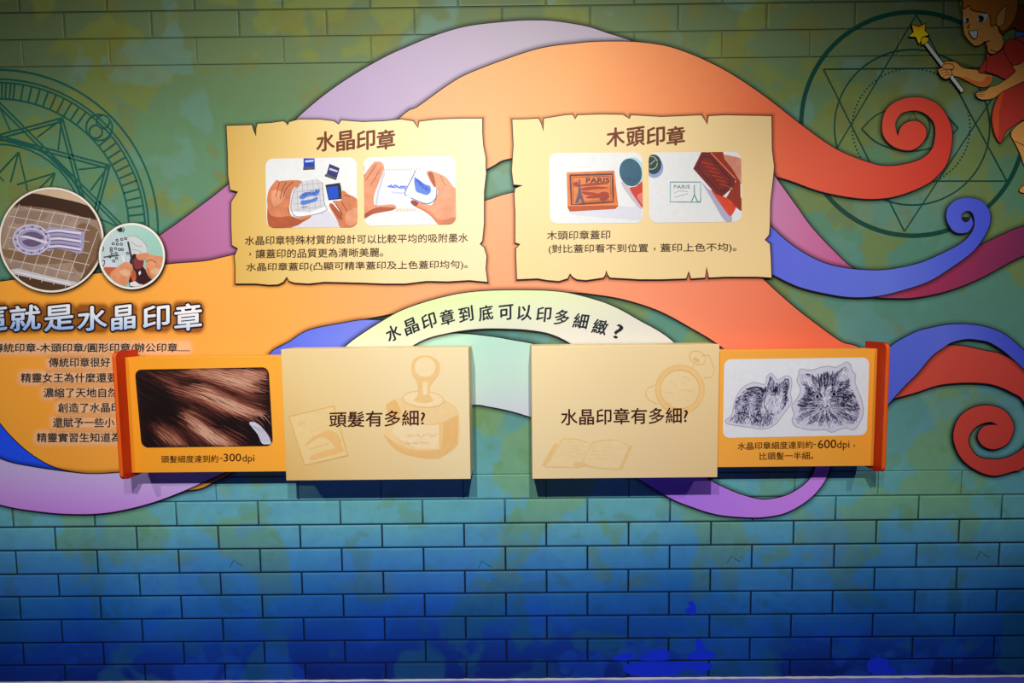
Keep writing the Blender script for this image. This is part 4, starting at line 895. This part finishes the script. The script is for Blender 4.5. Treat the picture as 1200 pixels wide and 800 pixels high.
# hair photograph
hr = clean(rrect((157.8, 433), (314.8, 430), (320, 522.5), (166, 524.5), 8))
hp = MB(QD).poly(hr).build('hair_photograph', mat((36, 20, 18)), pl_)
R = random.Random(11)
HT = tones([(22, 9, 9), (50, 22, 18), (82, 38, 30), (118, 62, 48), (152, 90, 70), (184, 124, 98), (210, 160, 134)])
st = Strokes(QD + .0003, 7)
def hx(x, y): return (x - 158) / 160, (y - 431) / 93
def light(u, v):
    f = .21
    for (cx_, cy_2, ang, ln_, wd_, am) in ((.62, .12, 14, .42, .10, .85), (.85, .06, 8, .25, .07, .7), (.50, .34, 24, .34, .10, .75), (.75, .47, 22, .26, .07, .6), (.42, .66, 33, .30, .10, .8), (.50, .78, 30, .14, .05, .8), (.22, .20, 35, .16, .08, .45), (.16, .78, 45, .13, .12, .5), (.30, .9, 40, .16, .06, .45), (.72, .95, 18, .16, .05, .35)):
        a_ = math.radians(ang); dx, dy = u - cx_, (v - cy_2) * .58
        p, q_ = dx * math.cos(a_) + dy * math.sin(a_), -dx * math.sin(a_) + dy * math.cos(a_)
        f += am * math.exp(-(p / ln_) ** 2 * 1.5 - (q_ / (wd_ * .58)) ** 2)
    for (cx_, cy_2, rx, ry, am) in ((.10, .38, .12, .22, .9), (.30, .16, .10, .07, .6), (.56, .62, .12, .07, .8), (.93, .22, .10, .10, .9), (.92, .60, .09, .14, .8), (.20, .50, .14, .10, .6), (.05, .9, .1, .2, .5), (.80, .82, .08, .10, .7)):
        f -= am * math.exp(-((u - cx_) / rx) ** 2 - ((v - cy_2) / ry) ** 2)
    return f
for i in range(4200):
    x, y = R.uniform(156, 320), R.uniform(429, 525)
    if not inside((x, y), hr): continue
    u, v_ = hx(x, y); L = R.uniform(12, 38); pts = []
    cx0, cy0 = x, y
    for kk in range(7):
        uu, vv = hx(cx0, cy0)
        an = math.radians(10 + 24 * vv + 14 * (1 - uu) * vv + (22 * max(0, .35 - uu)) - 10 * max(0, uu - .6) * (1 - vv) + 5 * math.sin(uu * 9 + vv * 5))
        if uu > .75 and vv > .6: an += math.radians(35 * (uu - .75) / .25)
        if not inside((cx0, cy0), hr): break
        pts.append((cx0, cy0)); cx0 += L / 6 * math.cos(an); cy0 += L / 6 * math.sin(an)
    if len(pts) < 3: continue
    lv = light(u, v_) + R.gauss(0, .14); lv = max(0, min(6, int(lv * 6.2)))
    st.add(lv, pts, R.uniform(.4, .95))
st.build('hair_strand', HT, hp)
A = crop(150, 420, 6.155)
MB(QD + .0008).poly(clip_poly(clean(sm(A(875, 468, 910, 458, 960, 490, 1010, 550, 1032, 610, 1000, 618, 965, 610, 935, 545), 4, True)), hr)).build('white_patch', mat((206, 206, 220)), hp)  # lilac-white bald patch in the hair print
b = MB(QD + .0010)
for kk in range(4): b.line(sm(A(880 + 28 * kk, 480 + 5 * kk, 940 + 22 * kk, 520 + 10 * kk, 970 + 18 * kk, 600)), .5)
b.build('hair_strand', mat((150, 140, 160)), hp)

# cats photograph
cr4 = clean(rrect((848.7, 421), (1018.8, 418.7), (1015.8, 509.7), (847, 513), 8))
cp = MB(QD).poly(cr4).build('cat_picture', mat((232, 234, 238)), pr_)
A = crop(840, 410, 6.316)
GRY, LILB = mat((182, 178, 190)), mat((216, 214, 232))
CT_ = tones([(24, 22, 44), (62, 58, 92), (112, 108, 144), (170, 168, 196), (228, 228, 238)])
def cat(name, border, body, dark, flow, n, seed, feats):
    o = MB(QD + .0003).poly(border).build(name, LILB, pr_)
    b = MB(QD + .00036); b.line(border, 1.0, True); 
    b = MB(QD + .0005).poly(body); b.v and None
    R = random.Random(seed); s_ = Strokes(QD + .0008, 5)
    base = MB(QD + .0005).poly(body)
    for i in range(n):
        x, y = R.uniform(min(p[0] for p in body), max(p[0] for p in body)), R.uniform(min(p[1] for p in body), max(p[1] for p in body))
        if not inside((x, y), body): continue
        lv = dark(x, y) + R.gauss(0, .2); k_ = 4 - max(0, min(4, int(lv * 5)))
        an = flow(x, y) + R.gauss(0, .2); L = R.uniform(2, 5.5)
        pts = [(x + L * (j / 3 - .5) * math.cos(an + .12 * j), y + L * (j / 3 - .5) * math.sin(an + .12 * j)) for j in range(4)]
        s_.add(k_, pts, R.uniform(.4, .95))
    return o, base, s_
c1b = sm(A(65, 520, 110, 480, 130, 390, 165, 310, 215, 262, 280, 240, 345, 255, 366, 240, 370, 200, 400, 172, 425, 195, 450, 222, 475, 210, 515, 190, 547, 205, 556, 250, 545, 320, 556, 380, 520, 440, 480, 490, 450, 535, 400, 570, 330, 585, 250, 572, 150, 560, 80, 545), 3, True)
c1 = sm(A(95, 520, 130, 480, 140, 390, 175, 330, 225, 285, 290, 268, 350, 280, 378, 255, 385, 215, 400, 192, 420, 215, 445, 250, 480, 240, 515, 210, 535, 222, 538, 260, 525, 320, 530, 370, 500, 420, 460, 470, 440, 525, 390, 555, 330, 565, 250, 552, 150, 540), 3, True)
def e_(x, y, cx_, cy_2, rx, ry): return math.exp(-((x - cx_) / rx) ** 2 - ((y - cy_2) / ry) ** 2)
def d1(x, y):
    X, Y = (x - 840) * 6.316, (y - 410) * 6.316
    f = .52 + .28 * math.sin(X / 16 + Y / 55)
    f += .6 * e_(X, Y, 300, 300, 70, 35) + .6 * e_(X, Y, 150, 380, 40, 60) + .35 * e_(X, Y, 320, 510, 30, 60) + .6 * e_(X, Y, 520, 360, 25, 40) + .4 * e_(X, Y, 400, 270, 40, 25) + .4 * e_(X, Y, 500, 270, 20, 40)
    f -= .65 * e_(X, Y, 420, 420, 70, 80) + .45 * e_(X, Y, 190, 390, 40, 30) + .4 * e_(X, Y, 250, 540, 80, 22) + .4 * e_(X, Y, 440, 350, 50, 22)
    return f
def fl1(x, y):
    X, Y = (x - 840) * 6.316, (y - 410) * 6.316
    return math.atan2(Y - 620, X - 330) + math.pi / 2 if X < 330 and Y < 420 else math.pi / 2 + .3 * math.sin(X / 40)
BODY = mat((186, 184, 208))
b = MB(QD + .0004)
o1c, base, ss = cat('sitting_cat', c1b, c1, d1, fl1, 2300, 5, None)
base.build('cat_body', BODY, o1c)
b = MB(QD + .00034); b.line(c1b, 1.1, True); b.build('die_cut_edge', GRY, o1c)
ss.build('fur', CT_, o1c)
INKC = mat((26, 24, 50))
b = MB(QD + .0011)
for q_ in (sm(A(140, 470, 200, 465, 270, 490, 320, 545)), sm(A(205, 345, 235, 400, 240, 470)), sm(A(230, 285, 300, 272, 355, 300)), A(385, 250, 400, 200), A(400, 200, 425, 245), sm(A(480, 250, 510, 215, 535, 225)), sm(A(510, 240, 520, 300, 500, 340)), sm(A(360, 340, 350, 400, 380, 460, 420, 480)), sm(A(440, 300, 430, 330, 400, 330)),
           sm(A(130, 480, 150, 520, 145, 540)), sm(A(200, 520, 230, 490, 260, 540)), sm(A(300, 470, 330, 500, 320, 550))): b.line(q_, .9)
b.ell(*A(430, 300)[0], 2.6, 1.7, n=12).ell(*A(500, 310)[0], 1.4, 1.2, n=10)
b.build('drawn_line', INKC, o1c)
c2b = sm(A(610, 155, 628, 140, 700, 150, 760, 130, 830, 120, 880, 128, 930, 105, 960, 88, 990, 108, 1000, 150, 1027, 185, 1022, 235, 1045, 300, 1075, 380, 1084, 470, 1050, 550, 1010, 590, 960, 575, 900, 590, 850, 608, 800, 588, 720, 592, 640, 582, 580, 562, 558, 520, 572, 470, 555, 410, 600, 350, 620, 290, 594, 230, 606, 190), 3, True)
c2 = sm(A(625, 180, 700, 185, 745, 200, 800, 165, 860, 165, 890, 160, 955, 122, 975, 200, 980, 260, 1010, 320, 1045, 400, 1050, 470, 1010, 540, 900, 555, 850, 575, 790, 560, 700, 560, 610, 540, 590, 500, 620, 440, 600, 400, 650, 330, 660, 270, 630, 250), 3, True)
def d2(x, y):
    X, Y = (x - 840) * 6.316, (y - 410) * 6.316
    r = math.hypot(X - 800, (Y - 400))
    f = .42 + .22 * math.sin(math.atan2(Y - 400, X - 800) * 15)
    f += .55 * e_(X, Y, 800, 210, 70, 40) + (.3 * math.sin(X / 7.5) if Y < 300 and 720 < X < 890 else 0) + .6 * e_(X, Y, 920, 340, 60, 30) + .6 * e_(X, Y, 680, 330, 30, 50) + .5 * e_(X, Y, 930, 260, 45, 35) + .5 * e_(X, Y, 960, 400, 60, 60) + .5 * e_(X, Y, 650, 420, 40, 50) + .5 * e_(X, Y, 725, 430, 30, 30) + .4 * e_(X, Y, 870, 470, 60, 30) + .3 * e_(X, Y, 740, 500, 60, 40)
    f -= .7 * e_(X, Y, 660, 225, 40, 28) + .7 * e_(X, Y, 930, 185, 35, 40) + .6 * e_(X, Y, 800, 370, 28, 60) + .4 * e_(X, Y, 800, 455, 60, 20) + .5 * e_(X, Y, 800, 560, 200, 25) + .4 * e_(X, Y, 600, 500, 40, 60)
    return f
def fl2(x, y):
    X, Y = (x - 840) * 6.316, (y - 410) * 6.316
    return math.atan2(Y - 380, X - 800)
o2c, base, ss = cat('cat_head', c2b, c2, d2, fl2, 3600, 9, None)
base.build('cat_face', BODY, o2c)
b = MB(QD + .00034); b.line(c2b, 1.2, True); b.build('die_cut_edge', GRY, o2c)
ss.build('fur', CT_, o2c)
b = MB(QD + .0011)
for q_ in (sm(A(640, 180, 700, 185, 745, 235)), sm(A(875, 215, 900, 170, 955, 125)), sm(A(700, 320, 745, 310, 780, 350)), sm(A(845, 310, 870, 300, 920, 315, 980, 360)), sm(A(780, 410, 800, 425, 825, 410)), sm(A(800, 425, 800, 445, 770, 465)), sm(A(800, 445, 830, 465))): b.line(q_, 1.0)
for xo in (750, 772, 795, 818, 840): b.line(sm(A(xo, 175, xo + 4, 220, xo + (800 - xo) * .25, 270)), 1.1)
b.build('drawn_line', INKC, o2c)
b = MB(QD + .00115); b.ell(*A(868, 327)[0], 3.9, 3, n=18).ell(*A(745, 345)[0], 3.8, 3, n=18); b.build('eye', mat((196, 194, 220)), o2c)
b = MB(QD + .0012); b.ell(*A(868, 327)[0], 2.3, 2.4, n=12).ell(*A(745, 345)[0], 1.9, 2.2, n=12).ring(*A(868, 327)[0], 3.9, .8, 3.0).ring(*A(745, 345)[0], 3.8, .7, 3.0); b.build('pupil', INKC, o2c)
b = MB(QD + .0012)
for s in (-1, 1):
    for i in range(5): b.line(sm(A(800 + s * 40, 425 + 6 * i, 800 + s * 110, 425 + 22 * i, 800 + s * 190, 430 + 40 * i)), .45)
b.build('whiskers', mat((236, 236, 246)), o2c)
